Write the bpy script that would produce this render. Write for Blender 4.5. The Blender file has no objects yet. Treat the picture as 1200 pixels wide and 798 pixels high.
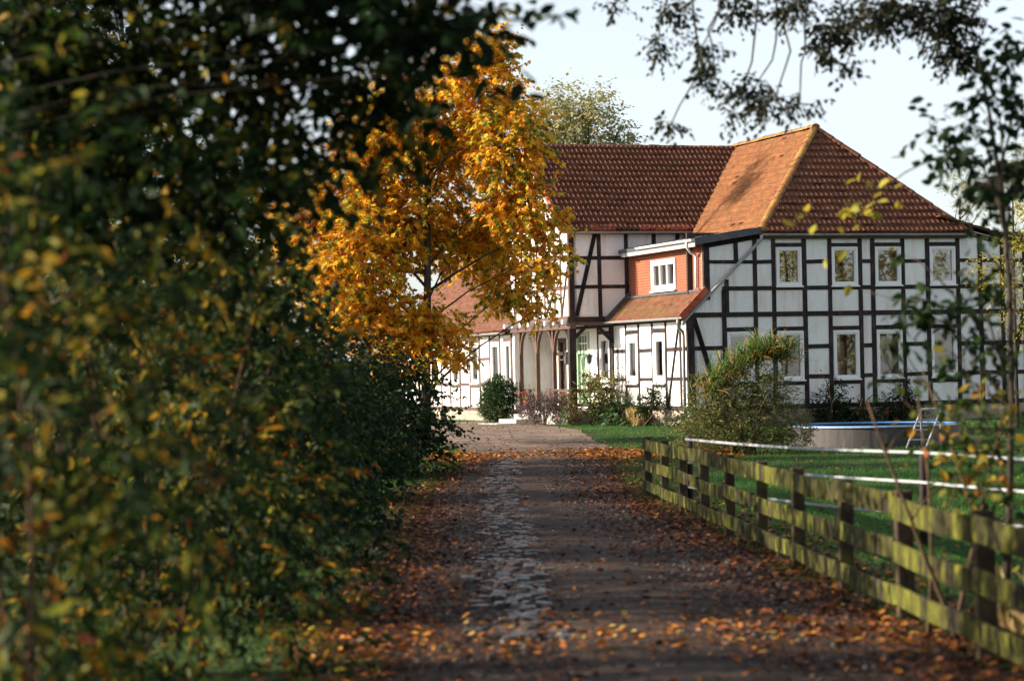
import bpy, bmesh, math
import numpy as np
from mathutils import Vector, Matrix

sc = bpy.context.scene
COL = sc.collection
PI = math.pi
rad = math.radians
rng = np.random.default_rng(7)

# ------------------------------------------------------------------ camera
F = 85.0 / 36.0 * 1200.0          # focal length in photograph pixels
ROLL = 0.021
CAMZ = 1.9
cam = bpy.data.cameras.new('camera')
cam_o = bpy.data.objects.new('camera', cam)
COL.objects.link(cam_o)
cam.sensor_width = 36.0
cam.sensor_fit = 'HORIZONTAL'
cam.lens = 85.0
cam.shift_y = 37.0 / 1200.0
cam_o.matrix_world = Matrix.Translation((0, 0, CAMZ)) @ Matrix.Rotation(PI / 2, 4, 'X') @ Matrix.Rotation(-ROLL, 4, 'Z')
cam.clip_start = 0.1
cam.clip_end = 3000
cam.dof.use_dof = True
cam.dof.focus_distance = 66.0
cam.dof.aperture_fstop = 2.2
sc.camera = cam_o

# ------------------------------------------------------------------ light
SUN_EL = 22.0
SUN_AZ = -91.5                      # degrees clockwise from +Y
world = bpy.data.worlds.new('World')
sc.world = world
world.use_nodes = True
wnt = world.node_tree
bg = wnt.nodes['Background']
sky = wnt.nodes.new('ShaderNodeTexSky')
sky.sky_type = 'NISHITA'
sky.sun_disc = False
sky.sun_elevation = rad(SUN_EL)
sky.sun_rotation = rad(SUN_AZ)
sky.air_density = 1.0
sky.dust_density = 0.9
sky.ozone_density = 3.0
hs = wnt.nodes.new('ShaderNodeHueSaturation'); hs.inputs['Saturation'].default_value = 0.38
wnt.links.new(sky.outputs[0], hs.inputs['Color']); wnt.links.new(hs.outputs[0], bg.inputs[0])
bg.inputs[1].default_value = 0.108

SUNV = Vector((math.sin(rad(SUN_AZ)) * math.cos(rad(SUN_EL)), math.cos(rad(SUN_AZ)) * math.cos(rad(SUN_EL)), math.sin(rad(SUN_EL))))
sun = bpy.data.lights.new('sun', 'SUN')
sun.energy = 5.0
sun.angle = rad(0.55)
sun.color = (1.0, 0.86, 0.68)
sun_o = bpy.data.objects.new('sun', sun)
COL.objects.link(sun_o)
sun_o.rotation_euler = SUNV.to_track_quat('Z', 'Y').to_euler()

vs = sc.view_settings
vs.view_transform = 'Standard'
vs.look = 'None'
vs.exposure = 1.2
vs.gamma = 1.0
vs.use_curve_mapping = False

# ------------------------------------------------------------------ helpers
def px(x, y, Y):
    """a point at distance Y from the photograph's pixel (x, y)"""
    dx, dy = x - 600.0, y - 436.0
    u = dx - ROLL * dy
    v = dy + ROLL * dx
    return Vector((u / F * Y, Y, CAMZ - v / F * Y))

_zy = [-50, 0, 16, 26, 38, 46, 54, 62, 68, 400]
_zz = [0.0, 0.0, 0.0, -.06, -.13, -.1, -.02, .12, .22, .24]
def gz(Y):
    return np.interp(Y, _zy, _zz)

class MB:
    """collects boxes, bars and tubes and links them as one mesh object"""
    def __init__(s):
        s.v = []; s.f = []; s.mi = []
    def add(s, verts, faces, m=0):
        n = len(s.v)
        s.v.extend([tuple(p) for p in verts])
        s.f.extend([tuple(i + n for i in f) for f in faces])
        s.mi.extend([m] * len(faces))
    def box(s, x0, x1, y0, y1, z0, z1, m=0):
        s.add([(x0, y0, z0), (x1, y0, z0), (x1, y1, z0), (x0, y1, z0), (x0, y0, z1), (x1, y0, z1), (x1, y1, z1), (x0, y1, z1)],
              [(0, 3, 2, 1), (4, 5, 6, 7), (0, 1, 5, 4), (1, 2, 6, 5), (2, 3, 7, 6), (3, 0, 4, 7)], m)
    def bar(s, p, q, w, d, up=(0, 0, 1), m=0):
        """rectangular bar from p to q, w across, d deep (along up x axis is w)"""
        p = Vector(p); q = Vector(q); a = (q - p).normalized(); up = Vector(up)
        sx = a.cross(up)
        if sx.length < 1e-4: sx = a.cross(Vector((0, 1, 0)))
        sx.normalize(); sy = sx.cross(a).normalized()
        c = [(-.5, -.5), (.5, -.5), (.5, .5), (-.5, .5)]
        vs_ = [p + sx * w * i + sy * d * j for i, j in c] + [q + sx * w * i + sy * d * j for i, j in c]
        s.add(vs_, [(3, 2, 1, 0), (4, 5, 6, 7), (0, 1, 5, 4), (1, 2, 6, 5), (2, 3, 7, 6), (3, 0, 4, 7)], m)
    def tube(s, pts, radii, n=8, cap=True, m=0):
        pts = [Vector(p) for p in pts]
        if not hasattr(radii, '__len__'): radii = [radii] * len(pts)
        rings = []
        ref = None
        for i, p in enumerate(pts):
            t = (pts[min(i + 1, len(pts) - 1)] - pts[max(i - 1, 0)]).normalized()
            if ref is None:
                ref = t.orthogonal().normalized()
            else:
                ref = (ref - t * ref.dot(t))
                ref = ref.normalized() if ref.length > 1e-5 else t.orthogonal().normalized()
            o = t.cross(ref)
            rings.append([p + (ref * math.cos(2 * PI * k / n) + o * math.sin(2 * PI * k / n)) * radii[i] for k in range(n)])
        vv = [p for r in rings for p in r]
        ff = []
        for i in range(len(pts) - 1):
            for k in range(n):
                a = i * n + k; b = i * n + (k + 1) % n
                ff.append((a, b, b + n, a + n))
        if cap:
            ff.append(tuple(range(n))[::-1]); ff.append(tuple((len(pts) - 1) * n + k for k in range(n)))
        s.add(vv, ff, m)
    def prism(s, poly, axis_from, axis_to, m=0):
        """polygon of 3-D points extruded by the vector axis_to - axis_from"""
        d = Vector(axis_to) - Vector(axis_from)
        P = [Vector(p) for p in poly]; n = len(P)
        s.add(P + [p + d for p in P], [tuple(range(n))[::-1], tuple(range(n, 2 * n))] + [(i, (i + 1) % n, (i + 1) % n + n, i + n) for i in range(n)], m)
    def build(s, name, mats, parent=None, smooth=False, bevel=0.0):
        me = bpy.data.meshes.new(name)
        me.from_pydata(s.v, [], s.f)
        if not isinstance(mats, (list, tuple)): mats = [mats]
        for m in mats: me.materials.append(m)
        if len(mats) > 1: me.polygons.foreach_set('material_index', s.mi)
        if smooth: me.polygons.foreach_set('use_smooth', [True] * len(me.polygons))
        bm = bmesh.new(); bm.from_mesh(me)
        bmesh.ops.recalc_face_normals(bm, faces=bm.faces)
        bm.to_mesh(me); bm.free()
        o = bpy.data.objects.new(name, me)
        COL.objects.link(o)
        o.parent = parent
        if bevel:
            b = o.modifiers.new('bevel', 'BEVEL'); b.width = bevel; b.segments = 2; b.limit_method = 'ANGLE'
        return o

def np_mesh(name, co, loops, starts, mats, parent=None, tint=None, smooth=False):
    me = bpy.data.meshes.new(name)
    me.vertices.add(len(co)); me.vertices.foreach_set('co', np.ascontiguousarray(co, dtype=np.float32).ravel())
    me.loops.add(len(loops)); me.loops.foreach_set('vertex_index', np.ascontiguousarray(loops, dtype=np.int32))
    me.polygons.add(len(starts)); me.polygons.foreach_set('loop_start', np.ascontiguousarray(starts, dtype=np.int32))
    me.update(calc_edges=True)
    if tint is not None:
        a = me.attributes.new('tint', 'FLOAT', 'POINT'); a.data.foreach_set('value', np.ascontiguousarray(tint, dtype=np.float32))
    if smooth: me.polygons.foreach_set('use_smooth', np.ones(len(starts), dtype=bool))
    me.materials.append(mats)
    o = bpy.data.objects.new(name, me); COL.objects.link(o); o.parent = parent
    return o

def tag(o, label=None, cat=None, group=None, kind=None):
    if label: o['label'] = label
    if cat: o['category'] = cat
    if group: o['group'] = group
    if kind: o['kind'] = kind
    return o

def empty(name, loc=(0, 0, 0), rz=0.0):
    o = bpy.data.objects.new(name, None); COL.objects.link(o)
    o.location = loc; o.rotation_euler = (0, 0, rz); o.empty_display_size = .2
    return o

# ------------------------------------------------------------------ materials
def mat(name, base, rough=.7, spec=.4, metal=0.0):
    m = bpy.data.materials.new(name); m.use_nodes = True
    b = m.node_tree.nodes['Principled BSDF']
    b.inputs['Base Color'].default_value = (*base, 1); b.inputs['Roughness'].default_value = rough
    b.inputs['Specular IOR Level'].default_value = spec; b.inputs['Metallic'].default_value = metal
    return m
def N(m, t, **kw):
    n = m.node_tree.nodes.new(t)
    for k, v in kw.items(): setattr(n, k, v)
    return n
def L(m, a, b): m.node_tree.links.new(a, b)
def noise(m, scale, detail=4, rough=.6, coords='Object', stretch=None):
    tc = N(m, 'ShaderNodeTexCoord')
    t = N(m, 'ShaderNodeTexNoise'); t.inputs['Scale'].default_value = scale; t.inputs['Detail'].default_value = detail; t.inputs['Roughness'].default_value = rough
    src = tc.outputs[coords]
    if stretch:
        mp = N(m, 'ShaderNodeMapping'); mp.inputs['Scale'].default_value = stretch; L(m, src, mp.inputs[0]); src = mp.outputs[0]
    L(m, src, t.inputs['Vector'])
    return t.outputs['Fac']
def ramp(m, fac, stops, interp='LINEAR'):
    r = N(m, 'ShaderNodeValToRGB'); r.color_ramp.interpolation = interp
    e = r.color_ramp.elements
    while len(e) < len(stops): e.new(.5)
    for i, (p, c) in enumerate(stops):
        e[i].position = p; e[i].color = (*c, 1) if len(c) == 3 else c
    L(m, fac, r.inputs[0])
    return r.outputs['Color']
def bump(m, h, strength, dist):
    b = N(m, 'ShaderNodeBump'); b.inputs['Strength'].default_value = strength; b.inputs['Distance'].default_value = dist
    L(m, h, b.inputs['Height']); L(m, b.outputs[0], m.node_tree.nodes['Principled BSDF'].inputs['Normal'])
    return b
def mix(m, fac, a, b, blend='MIX'):
    x = N(m, 'ShaderNodeMix', data_type='RGBA', blend_type=blend)
    if isinstance(fac, float): x.inputs[0].default_value = fac
    else: L(m, fac, x.inputs[0])
    for i, c in ((6, a), (7, b)):
        if isinstance(c, tuple): x.inputs[i].default_value = (*c, 1)
        else: L(m, c, x.inputs[i])
    return x.outputs[2]
def P(m): return m.node_tree.nodes['Principled BSDF']
def noisy(name, stops, scale=4, rough=.8, spec=.3, bmp=.3, bdist=.01, bscale=40, stretch=None, detail=5):
    m = mat(name, stops[0][1], rough, spec)
    L(m, ramp(m, noise(m, scale, detail, stretch=stretch), stops), P(m).inputs['Base Color'])
    if bmp: bump(m, noise(m, bscale, 4, stretch=stretch), bmp, bdist)
    return m

M = {}
m = mat('white_plaster', (.85, .84, .83), .92, .15)
pl0 = ramp(m, noise(m, 1.1, 6, .65), [(.25, (.80, .79, .77)), (.5, (.89, .885, .87)), (.8, (.92, .915, .90))])
pl1 = ramp(m, noise(m, 2.4, 5, .6, stretch=(1, 1, .16)), [(.34, (.84, .80, .74)), (.50, (1, 1, 1))])
pl2 = ramp(m, noise(m, 34, 3, .6), [(.3, (.90, .90, .91)), (.5, (1, 1, 1))])
L(m, mix(m, 1.0, mix(m, 1.0, pl0, pl1, 'MULTIPLY'), pl2, 'MULTIPLY'), P(m).inputs['Base Color']); bump(m, noise(m, 22, 5, .7), .9, .03)
M['plaster'] = m
M['timber'] = noisy('dark_timber', [(.3, (.014, .010, .010)), (.55, (.035, .025, .024)), (.75, (.085, .066, .060))], 7, .75, .2, .6, .012, 25, stretch=(1, 1, .5))
M['porch_timber'] = noisy('brown_timber', [(.3, (.07, .038, .028)), (.7, (.14, .085, .065))], 6, .7, .3, .4, .006, 30)
M['plinth'] = noisy('rendered_plinth', [(.3, (.22, .18, .14)), (.7, (.42, .37, .30))], 3, .9, .2, .5, .02, 20)
M['grey_metal'] = noisy('zinc_grey', [(.3, (.22, .22, .23)), (.7, (.36, .36, .36))], 5, .45, .5, 0)
M['white_paint'] = mat('white_window_paint', (.80, .80, .79), .4, .4)
M['dark_inside'] = mat('dark_room', (.05, .045, .04), .9, .1)
M['curtain'] = noisy('curtain_with_reflections', [(.40, (.05, .04, .03)), (.455, (.30, .26, .20)), (.50, (.80, .76, .68)), (.8, (.92, .89, .82))], 2.6, .9, .1, .3, .02, 12, stretch=(3, 3, .9))  # dark strokes in the cloth imitate reflections in the panes
M['olive_reflection'] = noisy('olive_pane_reflection', [(.3, (.09, .07, .03)), (.7, (.19, .155, .07))], 9, .9, .1, 0)  # olive cloth imitates a tree reflected in the pane
M['door_green'] = noisy('green_door_paint', [(.3, (.30, .44, .29)), (.7, (.38, .52, .36))], 5, .5, .4, 0)
M['stone'] = noisy('step_stone', [(.3, (.30, .28, .25)), (.7, (.48, .46, .42))], 5, .85, .3, .4, .01, 30)
M['lead'] = noisy('bitumen_grey', [(.3, (.05, .055, .07)), (.7, (.10, .105, .12))], 4, .6, .4, 0)

# glass
m = bpy.data.materials.new('window_glass'); m.use_nodes = True; nt = m.node_tree
nt.nodes.clear()
out = nt.nodes.new('ShaderNodeOutputMaterial'); mx = nt.nodes.new('ShaderNodeMixShader'); tr = nt.nodes.new('ShaderNodeBsdfTransparent')
gl = nt.nodes.new('ShaderNodeBsdfGlossy'); fr = nt.nodes.new('ShaderNodeFresnel'); fr.inputs[0].default_value = 3.2
tr.inputs[0].default_value = (.93, .93, .91, 1); gl.inputs['Roughness'].default_value = .02
nt.links.new(fr.outputs[0], mx.inputs[0]); nt.links.new(tr.outputs[0], mx.inputs[1]); nt.links.new(gl.outputs[0], mx.inputs[2]); nt.links.new(mx.outputs[0], out.inputs[0])
M['glass'] = m

# brick: red boards / brick of the dormer
m = mat('orange_brick', (.5, .17, .08), .85, .2)
tc = N(m, 'ShaderNodeTexCoord'); bt = N(m, 'ShaderNodeTexBrick')
mp = N(m, 'ShaderNodeMapping'); mp.inputs['Rotation'].default_value = (0, rad(90), rad(90)); L(m, tc.outputs['Object'], mp.inputs[0])
L(m, mp.outputs[0], bt.inputs['Vector'])
bt.inputs['Color1'].default_value = (.31, .085, .045, 1); bt.inputs['Color2'].default_value = (.22, .058, .032, 1); bt.inputs['Mortar'].default_value = (.34, .19, .12, 1)
bt.inputs['Scale'].default_value = 1.0; bt.inputs['Brick Width'].default_value = .25; bt.inputs['Row Height'].default_value = .083; bt.inputs['Mortar Size'].default_value = .012
L(m, mix(m, noise(m, 2.0), bt.outputs['Color'], (.27, .075, .04)), P(m).inputs['Base Color'])
bump(m, bt.outputs['Fac'], -.4, .01)
M['brick'] = m

# roof tiles: clay, weathered, mossy
def tile_mat(name, a, b, moss, amount):
    m = mat(name, a, .75, .3)
    base = ramp(m, noise(m, 2.2, 5), [(.3, a), (.7, b)])
    small = ramp(m, noise(m, 7, 4, .75), [(.35, (.5, .47, .45)), (.62, (1, 1, 1))])
    base = mix(m, 1.0, base, small, 'MULTIPLY')
    mk = ramp(m, noise(m, 1.6, 7, .7), [(amount, (0, 0, 0)), (amount + .16, (1, 1, 1))])
    L(m, mix(m, mk, base, moss), P(m).inputs['Base Color'])
    bump(m, noise(m, 60, 3), .35, .006)
    return m
M['tile'] = tile_mat('clay_roof_tile', (.120, .044, .026), (.200, .074, .036), (.10, .066, .026), .60)  # darker than the west slope's copy, south side shade put into the colour
M['tile_new'] = tile_mat('red_clay_tile', (.42, .10, .05), (.50, .14, .07), (.30, .10, .05), .7)
M['tile_moss_sun'] = tile_mat('mossy_sunlit_roof_tile', (.20, .075, .024), (.28, .105, .030), (.16, .10, .022), .55)  # lighter copy for the sunlit west slope, with its own moss blotches
M['tile_old'] = tile_mat('old_mossy_tile', (.12, .045, .022), (.20, .07, .03), (.11, .075, .02), .5)
M['ridge'] = tile_mat('ridge_clay_tile', (.28, .12, .04), (.40, .20, .06), (.36, .24, .06), .5)

def leaf_mat(name, stops, trans=.45, rough=.55, spec=.18):
    m = mat(name, stops[0][1], rough, spec)
    at = N(m, 'ShaderNodeAttribute', attribute_name='tint')
    c = ramp(m, at.outputs['Fac'], stops)
    L(m, c, P(m).inputs['Base Color'])
    t = N(m, 'ShaderNodeBsdfTranslucent'); L(m, mix(m, .35, c, (1., .9, .3), 'MULTIPLY'), t.inputs[0])
    g = N(m, 'ShaderNodeGamma')
    ms = N(m, 'ShaderNodeMixShader'); ms.inputs[0].default_value = trans
    L(m, P(m).outputs[0], ms.inputs[1]); L(m, t.outputs[0], ms.inputs[2])
    m.node_tree.nodes.remove(g)
    L(m, ms.outputs[0], m.node_tree.nodes['Material Output'].inputs[0])
    return m
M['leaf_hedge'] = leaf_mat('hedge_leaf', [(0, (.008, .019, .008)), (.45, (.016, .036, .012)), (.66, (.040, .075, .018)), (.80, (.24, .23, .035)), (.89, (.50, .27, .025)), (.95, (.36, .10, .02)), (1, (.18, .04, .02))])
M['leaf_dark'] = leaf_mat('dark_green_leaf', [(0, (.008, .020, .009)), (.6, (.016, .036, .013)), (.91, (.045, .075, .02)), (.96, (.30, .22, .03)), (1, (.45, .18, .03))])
M['leaf_maple'] = leaf_mat('maple_leaf', [(0, (.04, .11, .025)), (.24, (.11, .21, .035)), (.32, (.62, .50, .06)), (.52, (.86, .54, .045)), (.72, (.80, .34, .03)), (.88, (.50, .15, .03)), (1, (.22, .075, .025))], .6)
M['leaf_beech'] = leaf_mat('rusty_leaf', [(0, (.12, .045, .02)), (.5, (.28, .10, .03)), (1, (.42, .17, .04))])
M['leaf_bush'] = leaf_mat('grey_green_leaf', [(0, (.05, .06, .03)), (.55, (.13, .145, .055)), (1, (.36, .32, .09))], .3)
M['leaf_box'] = leaf_mat('box_leaf', [(0, (.02, .05, .02)), (1, (.06, .11, .035))], .25)
M['leaf_pale'] = leaf_mat('pale_autumn_leaf', [(0, (.24, .27, .12)), (.6, (.36, .34, .17)), (1, (.46, .36, .16))], .4)
M['leaf_yellow'] = leaf_mat('yellow_leaf', [(0, (.10, .16, .03)), (.4, (.34, .34, .05)), (.8, (.52, .38, .05)), (1, (.4, .14, .04))], .45)
M['leaf_oak'] = leaf_mat('twig_leaf', [(0, (.014, .020, .012)), (.8, (.032, .038, .016)), (1, (.10, .045, .02))], .25)
M['leaf_laven'] = leaf_mat('faded_lavender', [(0, (.05, .038, .038)), (.6, (.12, .085, .085)), (1, (.24, .19, .19))], .2)
M['leaf_fallen'] = leaf_mat('fallen_leaf', [(0, (.030, .015, .011)), (.45, (.09, .034, .017)), (.7, (.27, .085, .022)), (.9, (.48, .20, .03)), (1, (.52, .38, .06))], .15, .5)
M['leaf_flower'] = leaf_mat('red_flower', [(0, (.05, .10, .03)), (.5, (.10, .15, .04)), (.6, (.45, .05, .05)), (1, (.65, .20, .18))], .2)
M['strap'] = leaf_mat('strap_leaf', [(0, (.05, .13, .03)), (.55, (.12, .21, .05)), (.7, (.42, .24, .06)), (1, (.55, .30, .09))], .35)
M['grass'] = leaf_mat('grass_blade', [(0, (.024, .105, .016)), (.7, (.052, .18, .026)), (1, (.12, .20, .045))], .35)
M['straw'] = leaf_mat('dry_grass', [(0, (.22, .15, .06)), (1, (.48, .36, .16))], .3)
M['bark'] = noisy('grey_bark', [(.3, (.028, .022, .017)), (.7, (.085, .068, .05))], 5, .9, .2, .7, .02, 18, stretch=(1, 1, .25))
M['twig'] = noisy('twig_bark', [(.3, (.05, .03, .02)), (.7, (.14, .09, .05))], 9, .85, .2, 0)
M['water'] = mat('pool_water', (.03, .12, .2), .05, .5)

exec_order = []

# ------------------------------------------------------------------ leaves
T_KITE = (np.array([(0, 0, 0), (.28, .42, .07), (0, 1, -.04), (-.28, .42, .07)]), [(0, 1, 2), (0, 2, 3)])
T_LONG = (np.array([(0, 0, 0), (.17, .3, .05), (.15, .65, .02), (0, 1, -.12), (-.15, .65, .02), (-.17, .3, .05)]), [(0, 1, 2, 3), (0, 3, 4, 5)])
T_OVAL = (np.array([(0, 0, 0), (.27, .28, .06), (.24, .66, .05), (0, 1, -.06), (-.24, .66, .05), (-.27, .28, .06)]), [(0, 1, 2, 3), (0, 3, 4, 5)])
T_LOBE = (np.array([(0, 0, 0), (.36, .10, .05), (.24, .34, .03), (.55, .58, .0), (.17, .62, .03), (0, 1.05, -.06), (-.17, .62, .03), (-.55, .58, .0), (-.24, .34, .03), (-.36, .10, .05)]),
          [(0, 1, 2), (2, 3, 4, 0), (0, 4, 5), (0, 5, 6), (0, 6, 7, 8), (0, 8, 9)])
T_STRAP = (np.array([(-.025, 0, 0), (.025, 0, 0), (.03, .5, .16), (-.03, .5, .16), (.02, .82, .14), (-.02, .82, .14), (0, 1.02, .0)]), [(0, 1, 2, 3), (3, 2, 4, 5), (5, 4, 6)])
T_BLADE = (np.array([(-.06, 0, 0), (.06, 0, 0), (.02, 1, .3)]), [(0, 1, 2)])

def nrm(a):
    return a / np.maximum(np.linalg.norm(a, axis=-1, keepdims=True), 1e-8)

def leaf_obj(name, pos, d, up, size, tint, template, mt, parent=None):
    co_t, fa = template
    n = len(pos); k = len(co_t)
    d = nrm(d); r = nrm(np.cross(d, up)); w = np.cross(r, d)
    size = np.broadcast_to(np.asarray(size, float), (n,))
    c = pos[:, None, :] + size[:, None, None] * (co_t[None, :, 0:1] * r[:, None, :] + co_t[None, :, 1:2] * d[:, None, :] + co_t[None, :, 2:3] * w[:, None, :])
    flat = np.array([i for f in fa for i in f]); ls = np.cumsum([0] + [len(f) for f in fa])[:-1]
    loops = (np.arange(n)[:, None] * k + flat[None, :]).ravel()
    starts = (np.arange(n)[:, None] * len(flat) + ls[None, :]).ravel()
    return np_mesh(name, c.reshape(-1, 3), loops, starts, M[mt], parent, np.repeat(np.clip(tint, 0, 1), k))

def rnd_dir(n):
    return nrm(rng.normal(size=(n, 3)))

def leafy(name, clumps, n, size, mt, template=T_OVAL, parent=None, twig=8, droop=.35, shell=.42, tw=4.0, tint=(.0, .35, .65), up=.8, minz=None):
    """a crown of leaves on little twigs spread through ellipsoid clumps (x, y, z, rx, ry, rz)"""
    C = np.array([c[:6] for c in clumps], float)
    wt = (C[:, 3] * C[:, 4] * C[:, 5]) ** .8; wt /= wt.sum()
    nt_ = max(1, n // twig)
    ci = rng.choice(len(C), nt_, p=wt)
    rd = rnd_dir(nt_); rr = rng.random(nt_) ** shell
    p = C[ci, :3] + C[ci, 3:6] * rd * rr[:, None]
    td = nrm(rd * .7 + rng.normal(size=(nt_, 3)) * .55 + np.array([0, 0, -droop * .6]))
    ct = rng.random(nt_)
    fr_ = np.tile(np.linspace(0, 1, twig), (nt_, 1))
    Lt = size * tw * rng.uniform(.6, 1.3, nt_)
    pos = p[:, None, :] + td[:, None, :] * (fr_ * Lt[:, None])[:, :, None]
    side = nrm(np.cross(td, np.array([0, 0, 1.0]) + rng.normal(size=(nt_, 3)) * .25))
    sg = np.where(np.arange(twig) % 2 == 0, 1, -1)
    d = td[:, None, :] * .55 + side[:, None, :] * sg[None, :, None] * .8 + rng.normal(size=(nt_, twig, 3)) * .3 + np.array([0, 0, -droop])
    u = np.array([0, 0, up]) + rng.normal(size=(nt_, twig, 3)) * .55
    pos = pos.reshape(-1, 3); d = d.reshape(-1, 3); u = u.reshape(-1, 3)
    t = tint[0] + tint[1] * np.repeat(ct, twig) + tint[2] * rng.random(len(pos))
    s = size * rng.uniform(.65, 1.25, len(pos))
    if minz is not None:
        k = pos[:, 2] > minz
        pos, d, u, t, s = pos[k], d[k], u[k], t[k], s[k]
    return leaf_obj(name, pos, d, u, s, t, template, mt, parent), p

def limb_path(a, b, bend, n=5):
    a = np.array(a, float); b = np.array(b, float)
    t = np.linspace(0, 1, n)[:, None]
    off = rng.normal(size=3) * bend * np.linalg.norm(b - a)
    return a + (b - a) * t + np.sin(t * PI) * off + np.array([0, 0, 1]) * (np.sin(t * PI) * .08 * np.linalg.norm(b - a))

def wood(name, base, top, r0, clumps, parent, mt='bark', twigs=None, lean=.04, sides=7, limb_r=.35, stems=1):
    """trunk, limbs to every clump and thin branches to some of the twigs: one mesh"""
    mb = MB()
    base = np.array(base, float); top = np.array(top, float)
    stems_p = []
    for k in range(stems):
        b0 = base + (rng.normal(size=3) * .15 * (stems > 1)) * np.array([1, 1, 0])
        t0 = top + rng.normal(size=3) * (.5 if stems > 1 else 0) * np.array([1, 1, .6])
        pth = limb_path(b0, t0, lean, 7)
        mb.tube(pth, np.linspace(r0, r0 * .35, 7) * np.array([1.35] + [1] * 6), sides)
        stems_p.append(pth)
    for c in clumps:
        pth = stems_p[rng.integers(stems)]
        cc = np.array(c[:3]); h = np.clip((cc[2] - base[2]) / max(top[2] - base[2], .1) - .28, .1, .95)
        a = pth[0] + (pth[-1] - pth[0]) * h
        i = int(h * 6); f = h * 6 - i
        a = pth[i] * (1 - f) + pth[min(i + 1, 6)] * f
        rl = r0 * limb_r * rng.uniform(.6, 1.0)
        lp = limb_path(a, cc, .08)
        mb.tube(lp, np.linspace(rl, rl * .25, 5), 6)
    if twigs is not None and len(twigs):
        C = np.array([c[:3] for c in clumps])
        for p in twigs:
            j = np.argmin(((C - p) ** 2).sum(1))
            rr = r0 * .06 + .002
            mb.tube(limb_path(C[j], p, .12, 4), [rr, rr * .8, rr * .6, rr * .3], 4, cap=False)
    return mb.build(name, M[mt], parent, smooth=True)

def tree(name, label, cat, base, top, r0, clumps, n, size, mt, template=T_OVAL, group=None, twig_n=60, stems=1, bark='bark', crown='crown', limb_r=.35, **kw):
    root = empty(name, base)
    tag(root, label, cat, group)
    rel = [(c[0] - base[0], c[1] - base[1], c[2] - base[2], c[3], c[4], c[5]) for c in clumps]
    o, tw = leafy(crown, rel, n, size, mt, template, root, **kw)
    pick = tw[rng.choice(len(tw), min(twig_n, len(tw)), replace=False)] if twig_n else None
    wood('trunk' if stems == 1 else 'stems', (0, 0, -.1), np.array(top) - np.array(base), r0, rel, root, bark, pick, stems=stems, limb_r=limb_r)
    return root

# ------------------------------------------------------------------ ground, road
ys = np.unique(np.concatenate([np.linspace(-50, 0, 11), np.linspace(0, 90, 181), np.linspace(90, 200, 12), np.linspace(200, 2000, 10)]))
xs = np.concatenate([np.linspace(-1500, -60, 9), np.linspace(-50, 50, 51), np.linspace(60, 1500, 9)])
def grid(name, X, Y, Z, mt, **kw):
    ny, nx = X.shape
    idx = np.arange(nx * ny).reshape(ny, nx)
    q = np.stack([idx[:-1, :-1], idx[:-1, 1:], idx[1:, 1:], idx[1:, :-1]], -1).reshape(-1, 4)
    return np_mesh(name, np.stack([X, Y, Z], -1).reshape(-1, 3), q.ravel(), np.arange(len(q)) * 4, mt, **kw)
m = mat('meadow_ground', (.05, .08, .02), .95, .15)
g1 = ramp(m, noise(m, .5, 6), [(.35, (.030, .050, .014)), (.6, (.045, .085, .018)), (.75, (.075, .10, .028))])
g2 = ramp(m, noise(m, 3.0, 5), [(.4, (1, 1, 1)), (.62, (.55, .45, .35))])
L(m, mix(m, 1.0, g1, g2, 'MULTIPLY'), P(m).inputs['Base Color']); bump(m, noise(m, 30, 4), .8, .03)
XX, YY = np.meshgrid(xs, ys)
tag(grid('ground', XX, YY, gz(YY), m, smooth=True), kind='structure')

_ry = [2, 15, 30, 40, 50, 55, 60, 66, 70, 74, 82]
_rl = [-1.0, -.95, -1.2, -1.45, -1.05, -.95, -1.5, -2.3, -4.5, -12, -14]
_rr = [2.95, 2.85, 2.25, 1.80, 2.0, 2.2, 2.2, 1.95, 1.6, 1.2, .2]
def XL(Y): return np.interp(Y, _ry, _rl)
def XR(Y): return np.interp(Y, _ry, _rr)
m = mat('damp_gravel_road_sun_far', (.06, .045, .04), .7, .25)
n1 = noise(m, .9, 6, .65)
c1 = ramp(m, n1, [(.3, (.030, .019, .014)), (.55, (.060, .040, .030)), (.75, (.11, .080, .062))])
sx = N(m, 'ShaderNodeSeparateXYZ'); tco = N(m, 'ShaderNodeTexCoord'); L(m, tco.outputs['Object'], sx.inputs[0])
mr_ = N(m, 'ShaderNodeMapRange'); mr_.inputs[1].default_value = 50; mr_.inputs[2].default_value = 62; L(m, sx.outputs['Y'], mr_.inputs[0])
c1 = mix(m, mr_.outputs[0], c1, ramp(m, n1, [(.3, (.11, .078, .060)), (.55, (.23, .175, .14)), (.72, (.36, .29, .24))]))  # paler far stretch: sunlight on the lane put into its colour
c2 = ramp(m, noise(m, 22, 4), [(.3, (.55, .52, .5)), (.65, (1.15, 1.1, 1.05))])
L(m, mix(m, 1.0, c1, c2, 'MULTIPLY'), P(m).inputs['Base Color'])
rr_ = N(m, 'ShaderNodeMapRange'); rr_.inputs[1].default_value = .3; rr_.inputs[2].default_value = .7; rr_.inputs[3].default_value = .72; rr_.inputs[4].default_value = .95
L(m, noise(m, 1.7, 4), rr_.inputs[0]); L(m, rr_.outputs[0], P(m).inputs['Roughness'])
bump(m, noise(m, 34, 6, .7), .9, .03)
ry = np.unique(np.concatenate([np.linspace(2, 82, 161)]))
tt = np.linspace(0, 1, 25)
RX = XL(ry)[:, None] * (1 - tt) + XR(ry)[:, None] * tt
wob = np.sin(ry * 1.3) * .04 + np.sin(ry * .47 + 1) * .08 + np.sin(ry * 3.1) * .02
RX[:, 0] += wob; RX[:, -1] += wob[::-1]
RY = np.repeat(ry[:, None], 25, 1)
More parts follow.
